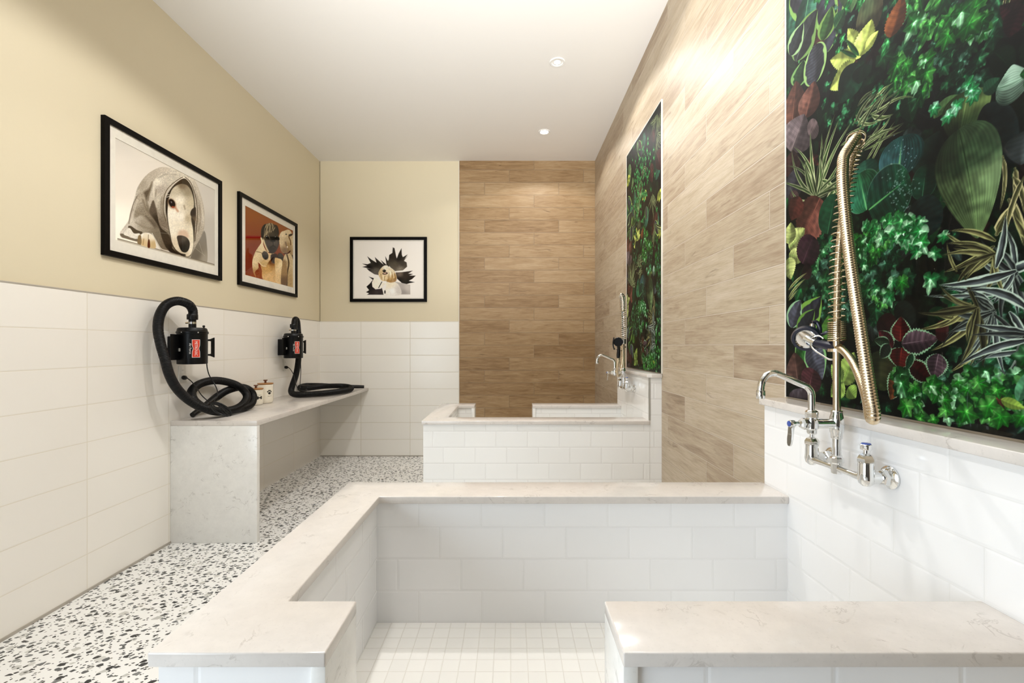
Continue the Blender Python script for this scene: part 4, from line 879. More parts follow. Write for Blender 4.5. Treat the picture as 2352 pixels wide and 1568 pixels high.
# ------------------------------------------------------------------ dog-washing tubs
CZ, TH = 0.842, 0.025              # cap height and slab thickness
TX0, TXW = -0.606, 0.944           # left edge of the cap, face of the faucet wall
def tub(label, Y0, Y1, mirror, tile):
    """tub between Y0 (towards the viewer) and Y1; the step-in gap is in the front curb, or in the rear one when mirrored"""
    r = thing('dog_wash_tub', label, 'tub', ((TX0 + TXW) / 2, (Y0 + Y1) / 2, 0), 'tiled dog wash tubs')
    my = (lambda y: Y0 + Y1 - y) if mirror else (lambda y: y)
    def pol(p): return [(x, my(y)) for x, y in p]
    W, WL, WF = .155, .160, .164; gx0, gx1 = -.309, .188
    cap = [(TX0, Y0), (gx0, Y0), (gx0, Y0 + W), (TX0 + WL, Y0 + W), (TX0 + WL, Y1 - WF), (TXW, Y1 - WF), (TXW, Y1), (TX0, Y1)]
    MB().prism(pol(cap), CZ - TH, CZ, .003).build('quartz_cap', M['quartz'], r)
    cap2 = [(gx1, Y0), (TXW, Y0), (TXW, Y0 + W), (gx1, Y0 + W)]
    MB().prism(pol(cap2), CZ - TH, CZ, .003).build('quartz_cap', M['quartz'], r)
    i = .011; zt = CZ - TH + .001
    wall = [(TX0 + i, Y0 + i), (gx0 - TH, Y0 + i), (gx0 - TH, Y0 + W - i), (TX0 + WL - i, Y0 + W - i), (TX0 + WL - i, Y1 - WF + i), (TXW, Y1 - WF + i), (TXW, Y1 - i), (TX0 + i, Y1 - i)]
    MB().prism(pol(wall), 0, zt).build('tiled_curb', tile, r, smooth=0)
    wall2 = [(gx1 + TH, Y0 + i), (TXW, Y0 + i), (TXW, Y0 + W - i), (gx1 + TH, Y0 + W - i)]
    MB().prism(pol(wall2), 0, zt).build('tiled_curb', tile, r, smooth=0)
    fz = .4076
    for x0, x1 in ((gx0 - TH, gx0), (gx1, gx1 + TH)):
        a, b = sorted((my(Y0 + .001), my(Y0 + W - .001)))
        MB().box(x0, x1, a, b, fz - .02, zt + .0005, .002).build('quartz_jamb', M['quartz_white'], r)
    a, b = sorted((my(Y0), my(Y0 + W)))
    MB().box(gx0, gx1, a + .002, b, fz - .02, fz + .012, .002).build('quartz_sill', M['quartz'], r)
    MB().box(gx0, gx1, a + i, b - i, 0, fz - .0205).build('step_riser', tile, r, smooth=0)
    a, b = sorted((my(Y0 + W - i), my(Y1 - WF + i)))
    MB().box(TX0 + WL - i, TXW, a, b, 0, fz).build('basin_floor', M['mosaic'], r, smooth=0)
    # the raised wall that carries the faucet, with its own ledge
    e0, e1 = Y0, Y1
    MB().box(TXW, XR - .0005, e0 + .014, e1 - .014, 0, 1.1335).build('faucet_wall', tile, r, smooth=0)
    if mirror:
        led = [(TXW - .014, e0 + .022), (TXW + .012, e0 - .001), (XR - .0005, e0 - .001), (XR - .0005, e1), (TXW - .014, e1)]
    else:
        led = [(TXW - .014, e0), (XR - .0005, e0), (XR - .0005, e1), (TXW - .014, e1)]
    MB().prism(led, 1.1335, 1.1585, .003).build('quartz_ledge', M['quartz'], r)
    t0 = Y0 + .012
    if mirror: MB().box(TXW - .003, TXW + .008, t0, t0 + .012, CZ + .001, 1.133).build('corner_trim', M['greytrim'], r, smooth=0)
    dr = MB(); cx, cy = .62, Y0 + .36 if not mirror else Y1 - .36
    dr.lathe([(0, 0), (.05, 0), (.052, .003), (.046, .004), (0, .003)], (cx, cy, fz + .0002), (0, 0, 1), 28).build('drain', M['chrome'], r)
    return r
tub('white tiled dog tub with quartz-capped curb in the foreground', .758, 1.706, False, M['subway_near'])
tub('white tiled dog tub with quartz-capped curb at the far end of the room', 3.085, 4.04, True, M['subway_far'])

# ------------------------------------------------------------------ bench
BX = -1.737; BZ = .838
b = thing('grooming_bench', 'long pale quartz counter along the left wall with a waterfall end panel', 'counter', ((XL + BX) / 2, 4.3, 0))
MB().box(XL + .001, BX, 3.114, YB - .001, BZ - .035, BZ, .0025).build('countertop', M['quartz'], b)
MB().box(XL + .001, BX, 3.114, 3.149, .001, BZ - .0352, .0015).build('end_panel', M['quartz_white'], b)

# ------------------------------------------------------------------ spring faucets
def corrugate(path, r, pitch, per=6, depth=.07):
    L = path_len(path); n = max(int(L / pitch * per), 24); P = smooth_path(path, n)
    rr = []
    for k in range(n):
        s = k / (n - 1); base = r(s) if callable(r) else r
        rr.append(base * (1 + depth * math.sin(2 * math.pi * s * L / pitch)))
    return P, rr
def coil(path, r, wire, turns, seg=7, per=18):
    """helix of given cumulative turns (function of s 0..1) round a path"""
    n = int(turns(1.0) * per); P = smooth_path(path, 400); out = []
    # parallel transport frame
    T = [(P[min(i + 1, 399)] - P[max(i - 1, 0)]).normalized() for i in range(400)]
    u = T[0].orthogonal().normalized(); Us = []
    for i in range(400):
        u = (u - T[i] * u.dot(T[i])).normalized(); Us.append(u.copy())
    tot = turns(1.0); ss = [k / 3000 for k in range(3001)]; cu = [turns(s) for s in ss]; j = 0
    for k in range(n + 1):
        tgt = tot * k / n
        while j < 2999 and cu[j + 1] < tgt: j += 1
        s = ss[j] + (tgt - cu[j]) / max(cu[j + 1] - cu[j], 1e-9) / 3000
        q = min(s, 1) * 399; i = min(int(q), 398); fr = q - i
        p = P[i].lerp(P[i + 1], fr); a = 2 * math.pi * tgt
        U = Us[i]; Wv = T[i].cross(U); R = r(s) if callable(r) else r
        out.append(p + (U * math.cos(a) + Wv * math.sin(a)) * R)
    return MB().tube(out, wire, seg)

def faucet(label, yc, kind):
    cx, cz = .883, 1.026
    r = thing('pre_rinse_faucet', label, 'faucet', (TXW, yc, cz), 'wall faucets with sprung spray hoses')
    C = M['chrome']; y0, y1 = yc - .1016, yc + .1016
    for y in (y0, y1):                                              # wall flanges, hex nuts, elbows
        fl = MB().lathe([(.0, 0), (.0285, 0), (.0285, .004), (.022, .010), (.017, .011), (0, .011)], (TXW - .0008, y, cz), (-1, 0, 0), 28)
        o = fl.build('wall_flange', C, r)
        MB().lathe([(0, .011), (.0195, .011), (.0205, .013), (.0205, .024), (.0185, .027), (.0135, .0275), (0, .0275)], (TXW, y, cz), (-1, 0, 0), 6).build('hex_nut', C, o, smooth=20)
    def valve(y, handle):
        v = MB(); v.lathe([(0, .02), (.0135, .02), (.0145, .03), (.0165, .036), (.017, .055), (.017, .0615), (0, .0615)], (TXW, y, cz), (-1, 0, 0), 20)
        o = v.build('valve_inlet', C, r)
        MB().lathe([(0, -.021), (.009, -.0205), (.016, -.014), (.0185, -.003), (.0175, .012), (.0165, .036), (.0175, .0365), (.0175, .039), (0, .039)], (cx, y, cz), (0, 0, 1), 24).build('valve_body', C, r)
        o = MB().lathe([(0, .0385), (.019, .0385), (.0195, .041), (.0195, .048), (.015, .056), (.010, .059), (.0075, .0605), (0, .0605)], (cx, y, cz), (0, 0, 1), 6).build('bonnet_nut', C, r, smooth=20)
        MB().lathe([(0, .058), (.006, .058), (.006, .068), (.0115, .069), (.0125, .071), (.0125, .0815), (.011, .083), (0, .083)], (cx, y, cz), (0, 0, 1), 20).build('valve_stem', C, r)
        if handle: MB().lathe([(0, .0825), (.0105, .0825), (.0105, .0845), (.009, .0855), (0, .0855)], (cx, y, cz), (0, 0, 1), 20).build('index_button', M['blue'], r)
    valve(y0, True); valve(y1, False)
    zb = cz - .004
    bar = MB().tube([(cx, y0 + .012, zb), (cx, y0 + .05, zb), (cx, yc, zb), (cx, y1 - .05, zb), (cx, y1 - .012, zb)], [.0105, .0085, .0085, .0085, .0105], 18); bar.build('crossbar', C, r)
    MB().lathe([(0, -.016), (.0125, -.014), (.0135, -.006), (.0135, .012), (.0165, .016), (.0165, .028), (.013, .031), (.0125, .036), (0, .036)], (cx, yc, zb), (0, 0, 1), 8, rot=.2).build('riser_tee', C, r, smooth=25)
    zm = 1.142
    MB().tube([(cx, yc, zb + .034), (cx, yc, zm - .05), (cx, yc, zm - .012)], .0105, 18).build('lower_riser', C, r)
    MB().lathe([(0, -.040), (.013, -.040), (.0140, -.036), (.0140, -.026), (.0165, -.022), (.0175, 0), (.0165, .018), (.0140, .026), (.0140, .034), (.0125, .036), (0, .036)], (cx, yc, zm), (0, 0, 1), 22).build('manifold', C, r)
    ax = cx - .068
    MB().tube([(cx, yc, zm), (cx - .012, yc, zm), (cx - .02, yc, zm), (ax + .014, yc, zm), (ax, yc, zm)], [.016, .0135, .0125, .0125, .014], 20).build('spout_arm', C, r)
    MB().lathe([(0, -.024), (.012, -.024), (.0125, -.016), (.016, -.012), (.0165, .004), (.0155, .012), (.013, .014), (.013, .018), (0, .018)], (ax, yc, zm), (0, 0, 1), 22).build('spout_body', C, r)
    MB().lathe([(0, .017), (.0145, .017), (.0155, .019), (.0155, .032), (.0135, .035), (.0105, .037), (0, .037)], (ax, yc, zm), (0, 0, 1), 8, rot=.2).build('spout_nut', C, r, smooth=25)
    MB().lathe([(0, .010), (.0145, .010), (.0155, .014), (.0155, .024), (.012, .030), (.008, .033), (.0055, .035), (.0055, .047), (0, .047)], (ax, yc, zm), (-1, 0, 0), 8, rot=.2).build('lever_bonnet', C, r, smooth=25)
    lx = ax - .047
    lev = MB()                                                      # blade lever hanging from its hub
    lev.lathe([(0, 0), (.009, 0), (.0095, .003), (.0095, .012), (.0085, .014), (0, .014)], (lx, yc, zm), (-1, 0, 0), 20)
    b = bmesh.new(); pr = [(.0075, 0.0), (.0085, -.012), (.0100, -.028), (.0105, -.042), (.0085, -.054), (.0045, -.060)]
    ring = []
    for w, h in pr:
        t = .0028 if h < -.02 else .0042; xo = lx - .007 - h * h * 1.2 * 0 - .006 * (h / -.06)
        ring.append([b.verts.new((xo - t, yc - w, zm + h)), b.verts.new((xo + t, yc - w, zm + h)), b.verts.new((xo + t, yc + w, zm + h)), b.verts.new((xo - t, yc + w, zm + h))])
    for k in range(len(ring) - 1):
        for q in range(4): b.faces.new((ring[k][q], ring[k][(q + 1) % 4], ring[k + 1][(q + 1) % 4], ring[k + 1][q]))
    b.faces.new(ring[0][::-1]); b.faces.new(ring[-1]); bmesh.ops.bevel(b, geom=b.edges[:], offset=.0009, segments=2, affect='EDGES')
    lev.bm(b); lo = lev.build('lever_handle', C, r)
    MB().lathe([(0, .0135), (.0075, .0135), (.0075, .0155), (.006, .0165), (0, .0165)], (lx, yc, zm), (-1, 0, 0), 18).build('index_button', M['blue'], lo)
    tipx = cx - .206
    sp = smooth_path([(ax, yc, zm + .034), (ax, yc, zm + .066), (ax - .002, yc, zm + .086), (ax - .014, yc, zm + .101), (ax - .035, yc, zm + .110), (ax - .088, yc, zm + .133), (ax - .105, yc, zm + .137), (ax - .122, yc, zm + .131), (ax - .134, yc, zm + .114), (tipx, yc, zm + .094), (tipx, yc, zm + .086)], 60)
    so = MB().tube(sp, .0088, 18).build('spout', C, r)
    MB().lathe([(0, .091), (.0098, .091), (.0112, .088), (.0112, .070), (.0102, .068), (0, .068)], (tipx, yc, zm), (0, 0, 1), 20).build('aerator', C, so)
    # riser pipe up into the spring
    zs = 1.345
    MB().tube([(cx, yc, zm + .03), (cx, yc, zm + .12), (cx, yc, zs + .06)], .0093, 18).build('riser_pipe', M['springsteel'], r)
    if kind == 'near':
        inner = [(cx, yc, zs + .02), (cx, yc - .003, 1.50), (cx - .001, yc - .012, 1.62), (cx - .002, yc - .032, 1.74), (cx - .004, yc - .058, 1.835), (cx - .010, yc - .080, 1.866), (cx - .022, yc - .098, 1.872)]
        top = [Vector(p) for p in inner]
        down = [pt(1940, 356, 1.125), pt(1936, 384, 1.11), pt(1936, 430, 1.095), pt(1946, 540, 1.065), pt(1959, 640, 1.035), pt(1974, 740, 1.003), pt(1989, 840, .973), pt(2000, 910, .953), pt(2006, 945, .946)]
        turn = [pt(2005, 962, .952), pt(2000, 952, .972)]
        back = [pt(1994, 920, 1.0), pt(1983, 885, 1.04), pt(1966, 845, 1.09), pt(1951, 820, 1.14), pt(1938, 806, 1.185), pt(1928, 800, 1.222)]
        path = smooth_path(top + down + turn + back, 260)
        P, rr = corrugate(path, lambda s: (.0088 + .0032 * max(0, min((s - .30) / .07, 1))) if s < .80 else .0120 - .0028 * min((s - .80) / .10, 1), .0062, 6, .055)
        MB().tube(P, rr, 14).build('hose', M['steel'], r)
        tn = lambda s: 10 * min(s / .1, 1) + 19 * max(min((s - .1) / .62, 1), 0) + 14 * max((s - .72) / .28, 0)
        coil(inner, lambda s: .0195 if s > .1 else .021, .0017, tn).build('spring', M['springsteel'], r)
        MB().lathe([(0, -.006), (.0215, -.006), (.0215, .002), (.012, .004), (0, .004)], (cx, yc, zs - .002), (0, 0, 1), 22).build('spring_collar', M['springsteel'], r)
        # spray valve hung in its hook beyond the riser
        e = pt(1926, 799, 1.23); a = pt(1868, 786, 1.315); d = (a - e).normalized()
        hk = smooth_path([(cx, yc, 1.318), (cx - .012, yc + .012, 1.316), pt(1888, 815, 1.27), pt(1874, 806, 1.29), pt(1864, 794, 1.305), pt(1866, 777, 1.31), pt(1880, 771, 1.30), pt(1892, 778, 1.285)], 60)
        MB().tube(hk, .0026, 10).build('hook', C, r)
        s = thing_part('spray_valve', r)
        MB().tube([e - d * .012, e - d * .006, e, e + d * .004], [.0098, .0125, .0125, .010], 18).build('hose_nut', M['steel'], s)
        MB().tube([e + d * .002, e + d * .012, e + d * .05, e + d * .085, e + d * .10], [.0125, .0150, .0118, .0105, .0125], 20).build('grip', M['navy'], s)
        hc = pt(1852, 776, 1.335); fd = Vector((-.55, -.66, -.30)).normalized()
        MB().tube([a - d * .01, a + (hc - a) * .5, hc], [.012, .012, .013], 16).build('neck', C, s)
        S_ = lambda L: [(a_ * 1.28, b_ * 1.28) for a_, b_ in L]
        MB().lathe(S_([(0, -.016), (.012, -.015), (.020, -.008), (.0235, .001), (.0245, .007), (.0215, .009), (.019, .0065), (0, .006)]), hc, fd, 28).build('spray_head', C, s)
        MB().lathe(S_([(.0235, -.007), (.0285, -.005), (.0300, .003), (.0280, .010), (.0225, .010), (.0235, .002)]), hc, fd, 32).build('bumper_ring', M['navy'], s)
        up = hc + Vector((.018, .0, .012))
        MB().tube([up + Vector((0, 0, -.01)), up + Vector((0, 0, .012)), up + Vector((.001, 0, .030))], [.0095, .009, .007], 16).build('trigger_post', C, s)
        tp = smooth_path([up + Vector((.0, 0, .034)), up + Vector((.010, -.004, .034)), up + Vector((.015, -.010, .016)), up + Vector((.014, -.016, -.002)), up + Vector((.022, -.030, .004)), up + Vector((.034, -.05, .012))], 30)
        MB().tube(tp, [.0055] * 12 + [.0048] * 10 + [.004 - .0002 * k for k in range(8)], 10).build('squeeze_lever', M['navy'], s)
    else:
        inner = [(cx, yc, zs + .02), (cx, yc, 1.5), (cx - .001, yc, 1.62), (cx - .002, yc + .006, 1.70), (cx - .003, yc + .022, 1.735), (cx - .004, yc + .044, 1.748)]
        tn = lambda s: 9 * min(s / .1, 1) + 15 * max(min((s - .1) / .6, 1), 0) + 13 * max((s - .7) / .3, 0)
        coil(inner, lambda s: .0195, .0024, tn, per=14).build('spring', M['chrome'], r)
        # hose falls towards the viewer inside the outline of the spring, then back to the spray valve
        path = smooth_path([Vector(p) for p in inner[2:]] + [pt(1427, 676, 3.63), pt(1427, 690, 3.68), pt(1428, 740, 3.74), pt(1430, 800, 3.77), pt(1428, 842, 3.75), pt(1422, 862, 3.66), pt(1418, 857, 3.56), pt(1418, 842, 3.49), pt(1420, 828, 3.466), pt(1420, 822, 3.464)], 160)
        P, rr = corrugate(path, .0105, .0085, 5)
        MB().tube(P, rr, 10).build('hose', M['steel'], r)
        MB().lathe([(0, -.006), (.0215, -.006), (.0215, .002), (.012, .004), (0, .004)], (cx, yc, zs - .002), (0, 0, 1), 22).build('spring_collar', M['springsteel'], r)
        hk = smooth_path([(cx, yc, 1.318), (cx - .03, yc - .02, 1.312), pt(1411, 800, 3.46), pt(1409, 793, 3.46), pt(1410, 785, 3.46), pt(1414, 780, 3.47)], 40)
        MB().tube(hk, .0028, 8).build('hook', C, r)
        s = thing_part('spray_valve', r)
        hc = pt(1420, 785, 3.44); g0 = pt(1420, 822, 3.462); g1 = pt(1421, 800, 3.47)
        MB().tube([g0, g0.lerp(g1, .3), g0.lerp(g1, .8), g1, hc], [.012, .0145, .0125, .012, .012], 16).build('grip', M['black'], s)
        fd = (Vector((0, 0, H)) - hc).normalized()
        MB().lathe([(0, -.022), (.014, -.02), (.028, -.01), (.034, .0), (.035, .007), (.031, .011), (0, .0105)], hc, fd, 26).build('spray_head', M['black'], s)
        MB().tube(smooth_path([pt(1410, 775, 3.45), pt(1408, 790, 3.44), pt(1411, 803, 3.44)], 14), .005, 10).build('squeeze_lever', M['black'], s)
    return r

def thing_part(name, parent):
    o = bpy.data.objects.new(name, None); COL.objects.link(o); o.parent = parent; o.empty_display_size = .02
    return o
faucet('chrome wall faucet with bronze-toned spring hose draped over the foreground tub', 1.232, 'near')
faucet('small-looking chrome wall faucet with upright spring and black spray head at the rear tub', 3.565, 'far')

# ------------------------------------------------------------------ pet dryers
def text_mesh(txt, h):
    cu = bpy.data.curves.new('lettering', 'FONT'); cu.body = txt; cu.size = h; cu.align_x = 'CENTER'; cu.align_y = 'CENTER'; cu.resolution_u = 3
    o = bpy.data.objects.new('lettering', cu); COL.objects.link(o)
    dg = bpy.context.evaluated_depsgraph_get(); dg.update(); me = bpy.data.meshes.new_from_object(o.evaluated_get(dg))
    v = [tuple(p.co) for p in me.vertices]; f = [tuple(q.vertices) for q in me.polygons]
    bpy.data.objects.remove(o); bpy.data.curves.remove(cu); bpy.data.meshes.remove(me)
    return v, f
def fit(v, w=None, h=None):
    xs = [p[0] for p in v]; ys = [p[1] for p in v]; cx, cy = (min(xs) + max(xs)) / 2, (min(ys) + max(ys)) / 2
    sx = w / (max(xs) - min(xs)) if w else 1; sy = h / (max(ys) - min(ys)) if h else 1
    return [((p[0] - cx) * sx, (p[1] - cy) * sy) for p in v]

def dryer(label, yc, hose_px, hose_r, cord_px, bundle, plug_px, noz):
    X0, z0, z1, R = -2.200, 1.226, 1.442, .0915
    r = thing('pet_dryer', label, 'dryer', (X0, yc, z0), 'wall-hung black pet dryers')
    B = M['blacksatin']
    MB().lathe([(0, 0), (.086, 0), (.0895, .003), (.0895, z1 - z0), (0, z1 - z0)], (X0, yc, z0), (0, 0, 1), 48).build('body', B, r)
    lid = MB().lathe([(0, -.008), (.0935, -.008), (.0945, -.005), (.0945, .006), (.090, .010), (.087, .024), (.083, .031), (.074, .034), (0, .034)], (X0, yc, z1), (0, 0, 1), 48).build('lid', B, r)
    for k in range(6):
        a = math.radians(-95 + k * 60); c_, s_ = math.cos(a), math.sin(a)
        MB().lathe([(0, 0), (.0042, 0), (.0042, .0015), (.002, .003), (0, .003)], (X0 + .0942 * c_, yc + .0942 * s_, z1), (c_, s_, 0), 10).build('screw', M['chrome'], lid)
    MB().lathe([(0, .033), (.023, .033), (.023, .052), (.0225, .088), (.0325, .090), (.0335, .093), (.0335, .122), (.0315, .127), (0, .127)], (X0, yc, z1), (0, 0, 1), 28).build('hose_collar', M['black'], r)
    cl = MB().lathe([(.0225, .060), (.0255, .060), (.0255, .074), (.0225, .074)], (X0, yc, z1), (0, 0, 1), 28)
    o = cl.build('hose_clamp', M['chrome'], r)
    ca = math.radians(-150); MB().tube([(X0 + .030 * math.cos(ca) - .01, yc + .030 * math.sin(ca), z1 + .067), (X0 + .030 * math.cos(ca) + .012, yc + .030 * math.sin(ca) + .002, z1 + .067)], .006, 10).build('clamp_screw', M['steel'], o)
    kx, ky = X0 + .055, yc + .035
    MB().lathe([(0, .03), (.006, .03), (.006, .040), (.0085, .041), (.0085, .048), (.005, .052), (0, .052)], (kx, ky, z1), (0, 0, 1), 12).build('switch_knob', M['black'], r)
    # wall bracket: back plate, mounting flange towards the viewer, loop handle on the far side
    MB().box(XL + .0005, X0 - .078, yc - .06, yc + .06, z0 + .03, z0 + .19, .004).build('back_plate', B, r)
    zc = 1.343; fl = MB(); fh = .086
    fl.box(X0 - .034, X0 - .028, yc - .162, yc - .068, zc - fh, zc + fh, .002)
    fo = fl.build('mounting_flange', B, r)
    MB().lathe([(0, 0), (.005, 0), (.005, .002), (0, .003)], (X0 - .034, yc - .138, zc + .07), (.55, -.85, 0), 12).build('screw', M['chrome'], fo)
    MB().box(X0 - .032, X0 - .020, yc - .095, yc - .075, zc - .03, zc - .008, .002).build('cord_grip', M['greytrim'], fo)
    hd = MB(); d = Vector((.45, .893, 0)).normalized()
    prof = [(.084, -.056), (.120, -.060), (.146, -.072), (.146, .072), (.120, .060), (.084, .056), (.084, .046), (.122, .046), (.126, .042), (.126, -.042), (.122, -.046), (.084, -.046)]
    nrm = d.cross(Vector((0, 0, 1)))
    hd.prism(prof, -.007, .007, .0015, fn=lambda p: Vector((X0, yc, zc - .004)) + d * p[0] + Vector((0, 0, 1)) * p[1] + nrm * p[2]); hd.build('handle', B, r)
    # badge wrapped on the body, reading downwards
    A0 = math.radians(-46); zb = 1.333
    def wrap(p, lift):                      # p = (right along the body, up)
        a = A0 + p[0] / .0895; q = .0895 + lift
        return (X0 + q * math.cos(a), yc + q * math.sin(a), zb + p[1])
    def badge(name, polys, mat, lift, parent):
        m = MB()
        for v, f in polys: m.add([wrap(p, lift) for p in v], f)
        return m.build(name, mat, parent, smooth=0)
    def strip(pl, n=24):                    # left/right outline given as functions of height, fine enough to follow the curve
        v = []; f = []
        for k in range(n + 1):
            h = -pl['h'] + 2 * pl['h'] * k / n; a, b_ = pl['x'](h)
            v += [(a + (b_ - a) * q / 6, h) for q in range(7)]
        for k in range(n):
            for q in range(6): f.append((k * 7 + q, k * 7 + q + 1, k * 7 + q + 8, k * 7 + q + 7))
        return v, f
    lab = badge('label', [strip({'h': .066, 'x': lambda h: (-.036, .036)})], M['black'], .0004, r)
    kx_ = lambda h: .006 * math.exp(-(h / .014) ** 2)
    badge('label_border', [strip({'h': .061, 'x': lambda h: (-.017 + kx_(h), .030 - kx_(h))}, 40)], M['badgewhite'], .0007, lab)
    badge('red_badge', [strip({'h': .0585, 'x': lambda h: (-.0145 + kx_(h), .0275 - kx_(h))}, 40)], M['red'], .0010, lab)
    v, f = text_mesh('METROVAC', .02); v = [(p[1], -p[0]) for p in fit(v, .098, .0165)]
    badge('lettering', [([(p[0] + .0068, p[1]) for p in v], f)], M['badgewhite'], .0013, lab)
    v, f = text_mesh('Air Force', .02); v = [(p[1], -p[0]) for p in fit(v, .072, .0135)]
    badge('lettering', [([(p[0] - .0255, p[1]) for p in v], f)], M['badgewhite'], .0010, lab)
    # hose, nozzle
    P, rr = corrugate(smooth_path(hose_px, 300), hose_r, .009, 5, .035)
    MB().tube(P, rr, 16).build('hose', M['blackhose'], r)
    MB().tube(smooth_path(noz, 24), [hose_r * (1.0 - .35 * k / 23) for k in range(24)], 16).build('nozzle', M['black'], r)
    # power cord: two runs meeting in a tied bundle, and its plug
    cp, w = bundle
    loops = []
    q = random.Random(3)
    c0, ea, eb = cp
    turns = []
    for k in range(8):
        s = q.uniform(.72, 1.08); off = Vector((q.uniform(-.004, .004), q.uniform(-.008, .008), q.uniform(-.003, .005)))
        for t in range(10):
            a = 2 * math.pi * t / 10
            turns.append(c0 + off + ea * math.cos(a) * s + eb * math.sin(a) * s * q.uniform(.9, 1.1))
    full = cord_px[0] + turns + cord_px[1]
    MB().tube(smooth_path(full, 420), w, 8).build('power_cord', M['black'], r)
    pp, pd = plug_px
    MB().tube([pp, pp + pd * .010, pp + pd * .028, pp + pd * .040, pp + pd * .052], [.013, .0155, .0155, .007, .005], 14).build('plug', M['black'], r)
    return r

y1_ = 3.145
def rest(pts, rad):                     # keep a hose lying on the counter clear of its surface
    for p in pts:
        if p.y > 3.09 and p.x < BX + .02: p.z = max(p.z, BZ + rad * 1.16)
    return pts
h1 = [pt(443, 727, 3.145), pt(442.5, 712, 3.143), pt(432, 698, 3.10), pt(407, 691, 3.03), pt(382, 700, 2.965), pt(367, 724, 2.91), pt(363, 755, 2.885), pt(369, 790, 2.885), pt(379, 825, 2.895), pt(389, 860, 2.92), pt(405, 890, 2.965), pt(428, 914, 3.03), pt(456, 932, 3.10), pt(485, 941, 3.17), pt(515, 944, 3.28), pt(545, 937, 3.44), pt(563, 922, 3.60), pt(566, 905, 3.69), pt(547, 886, 3.68), pt(517, 876, 3.58), pt(487, 874, 3.46), pt(458, 882, 3.32), pt(441, 898, 3.20), pt(444, 917, 3.12), pt(466, 935, 3.17), pt(500, 945, 3.27), pt(545, 942, 3.45), pt(574, 930, 3.65), pt(582, 912, 3.78), pt(574, 896, 3.80), pt(552, 889, 3.74), pt(521, 897, 3.62), pt(494, 914, 3.48)]
n1 = [pt(494, 914, 3.48), pt(468, 934, 3.36), pt(442, 952, 3.24)]
c1 = [[pt(474, 822, 3.20), pt(476, 845, 3.20), pt(481, 862, 3.22), pt(492, 880, 3.24), pt(499, 897, 3.22), pt(499, 912, 3.18), pt(493, 922, 3.14)], [pt(487, 928, 3.11), pt(473, 917, 3.09), pt(462, 906, 3.10), pt(452, 891, 3.13), pt(440, 876, 3.17), pt(430, 868, 3.20)]]
A_, B_ = pt(484, 927, 3.055), pt(528, 954, 3.12)
bd1 = ((A_.lerp(B_, .5), (B_ - A_) * .5, Vector((.030, -.016, .026))), .0035)
pl1 = pt(415, 866.5, 3.225); pl1.x = XL + .0065
rest(h1, .0285); rest(n1, .0275); n1[-1].z = BZ + .0205
for q_ in c1: rest(q_, .004)
dryer('black wall-hung pet dryer with its thick hose coiled at the near end of the counter', y1_, h1, .0285, c1, bd1, (pl1, (pt(430, 868, 3.20) - pl1).normalized()), n1)

y2_ = 4.607
h2 = [pt(676, 757, 4.607), pt(676, 744, 4.612), pt(677.5, 735, 4.64), pt(680, 733.5, 4.685), pt(683, 741, 4.73), pt(685, 765, 4.765), pt(686, 800, 4.775), pt(685, 830, 4.755), pt(680, 860, 4.69), pt(672, 884, 4.61), pt(669, 899, 4.55), pt(677, 907, 4.50), pt(700, 908, 4.49), pt(740, 903, 4.57), pt(782, 898, 4.76), pt(804, 894, 4.94), pt(804, 889, 5.10), pt(782, 886, 5.17), pt(742, 887, 5.08), pt(707, 891, 4.92), pt(700, 893, 4.90)]
h2 = h2[:-1] + [pt(690, 889, 4.98), pt(705, 885, 5.16), pt(740, 885, 5.26)]
n2 = [pt(740, 885, 5.26), pt(790, 888, 5.36), pt(836, 888, 5.455)]
c2 = [[pt(690, 823, 4.66), pt(691, 850, 4.66), pt(690, 872, 4.62), pt(690, 890, 4.55)], [pt(686, 893, 4.50), pt(679, 880, 4.50), pt(675, 862, 4.58), pt(668, 849, 4.64), pt(663, 844, 4.66)]]
A_, B_ = pt(684, 894, 4.55), pt(704, 897, 4.60)
bd2 = ((A_.lerp(B_, .5), (B_ - A_) * .5, Vector((.02, -.03, .016))), .0035)
pl2 = pt(655, 843, 4.69); pl2.x = XL + .0065
rest(h2, .0285); rest(n2, .0285); n2[-1].z = BZ + .021
for q_ in c2: rest(q_, .004)
dryer('black wall-hung pet dryer nearest the end wall, hose lying flat on the counter', y2_, h2, .0285, c2, bd2, (pl2, (pt(663, 844, 4.66) - pl2).normalized()), n2)

def outlet(label, y, z):
    r = thing('wall_outlet', label, 'outlet', (XL, y, z), 'white outlets under the dryers')
    MB().box(XL + .0003, XL + .006, y - .037, y + .037, z - .06, z + .06, .0018).build('cover_plate', M['white_plastic'], r)
    for dz in (-.0235, .0235):
        s = MB().box(XL + .0055, XL + .0075, y - .0165, y + .0165, z + dz - .0165, z + dz + .0165, .0008).build('socket', M['white_plastic'], r)
        if dz > 0:
            for dy, hh in ((-.006, .0045), (.006, .0038)): MB().box(XL + .0074, XL + .0078, y + dy - .0009, y + dy + .0009, z + dz - hh + .004, z + dz + hh + .004).build('slot', M['black'], s, smooth=0)
    return r
outlet('white wall outlet under the coiled-hose dryer at the near end of the counter', pl1.y, pl1.z + .0235)
outlet('white wall outlet under the dryer nearest the end wall', pl2.y, pl2.z + .0235)

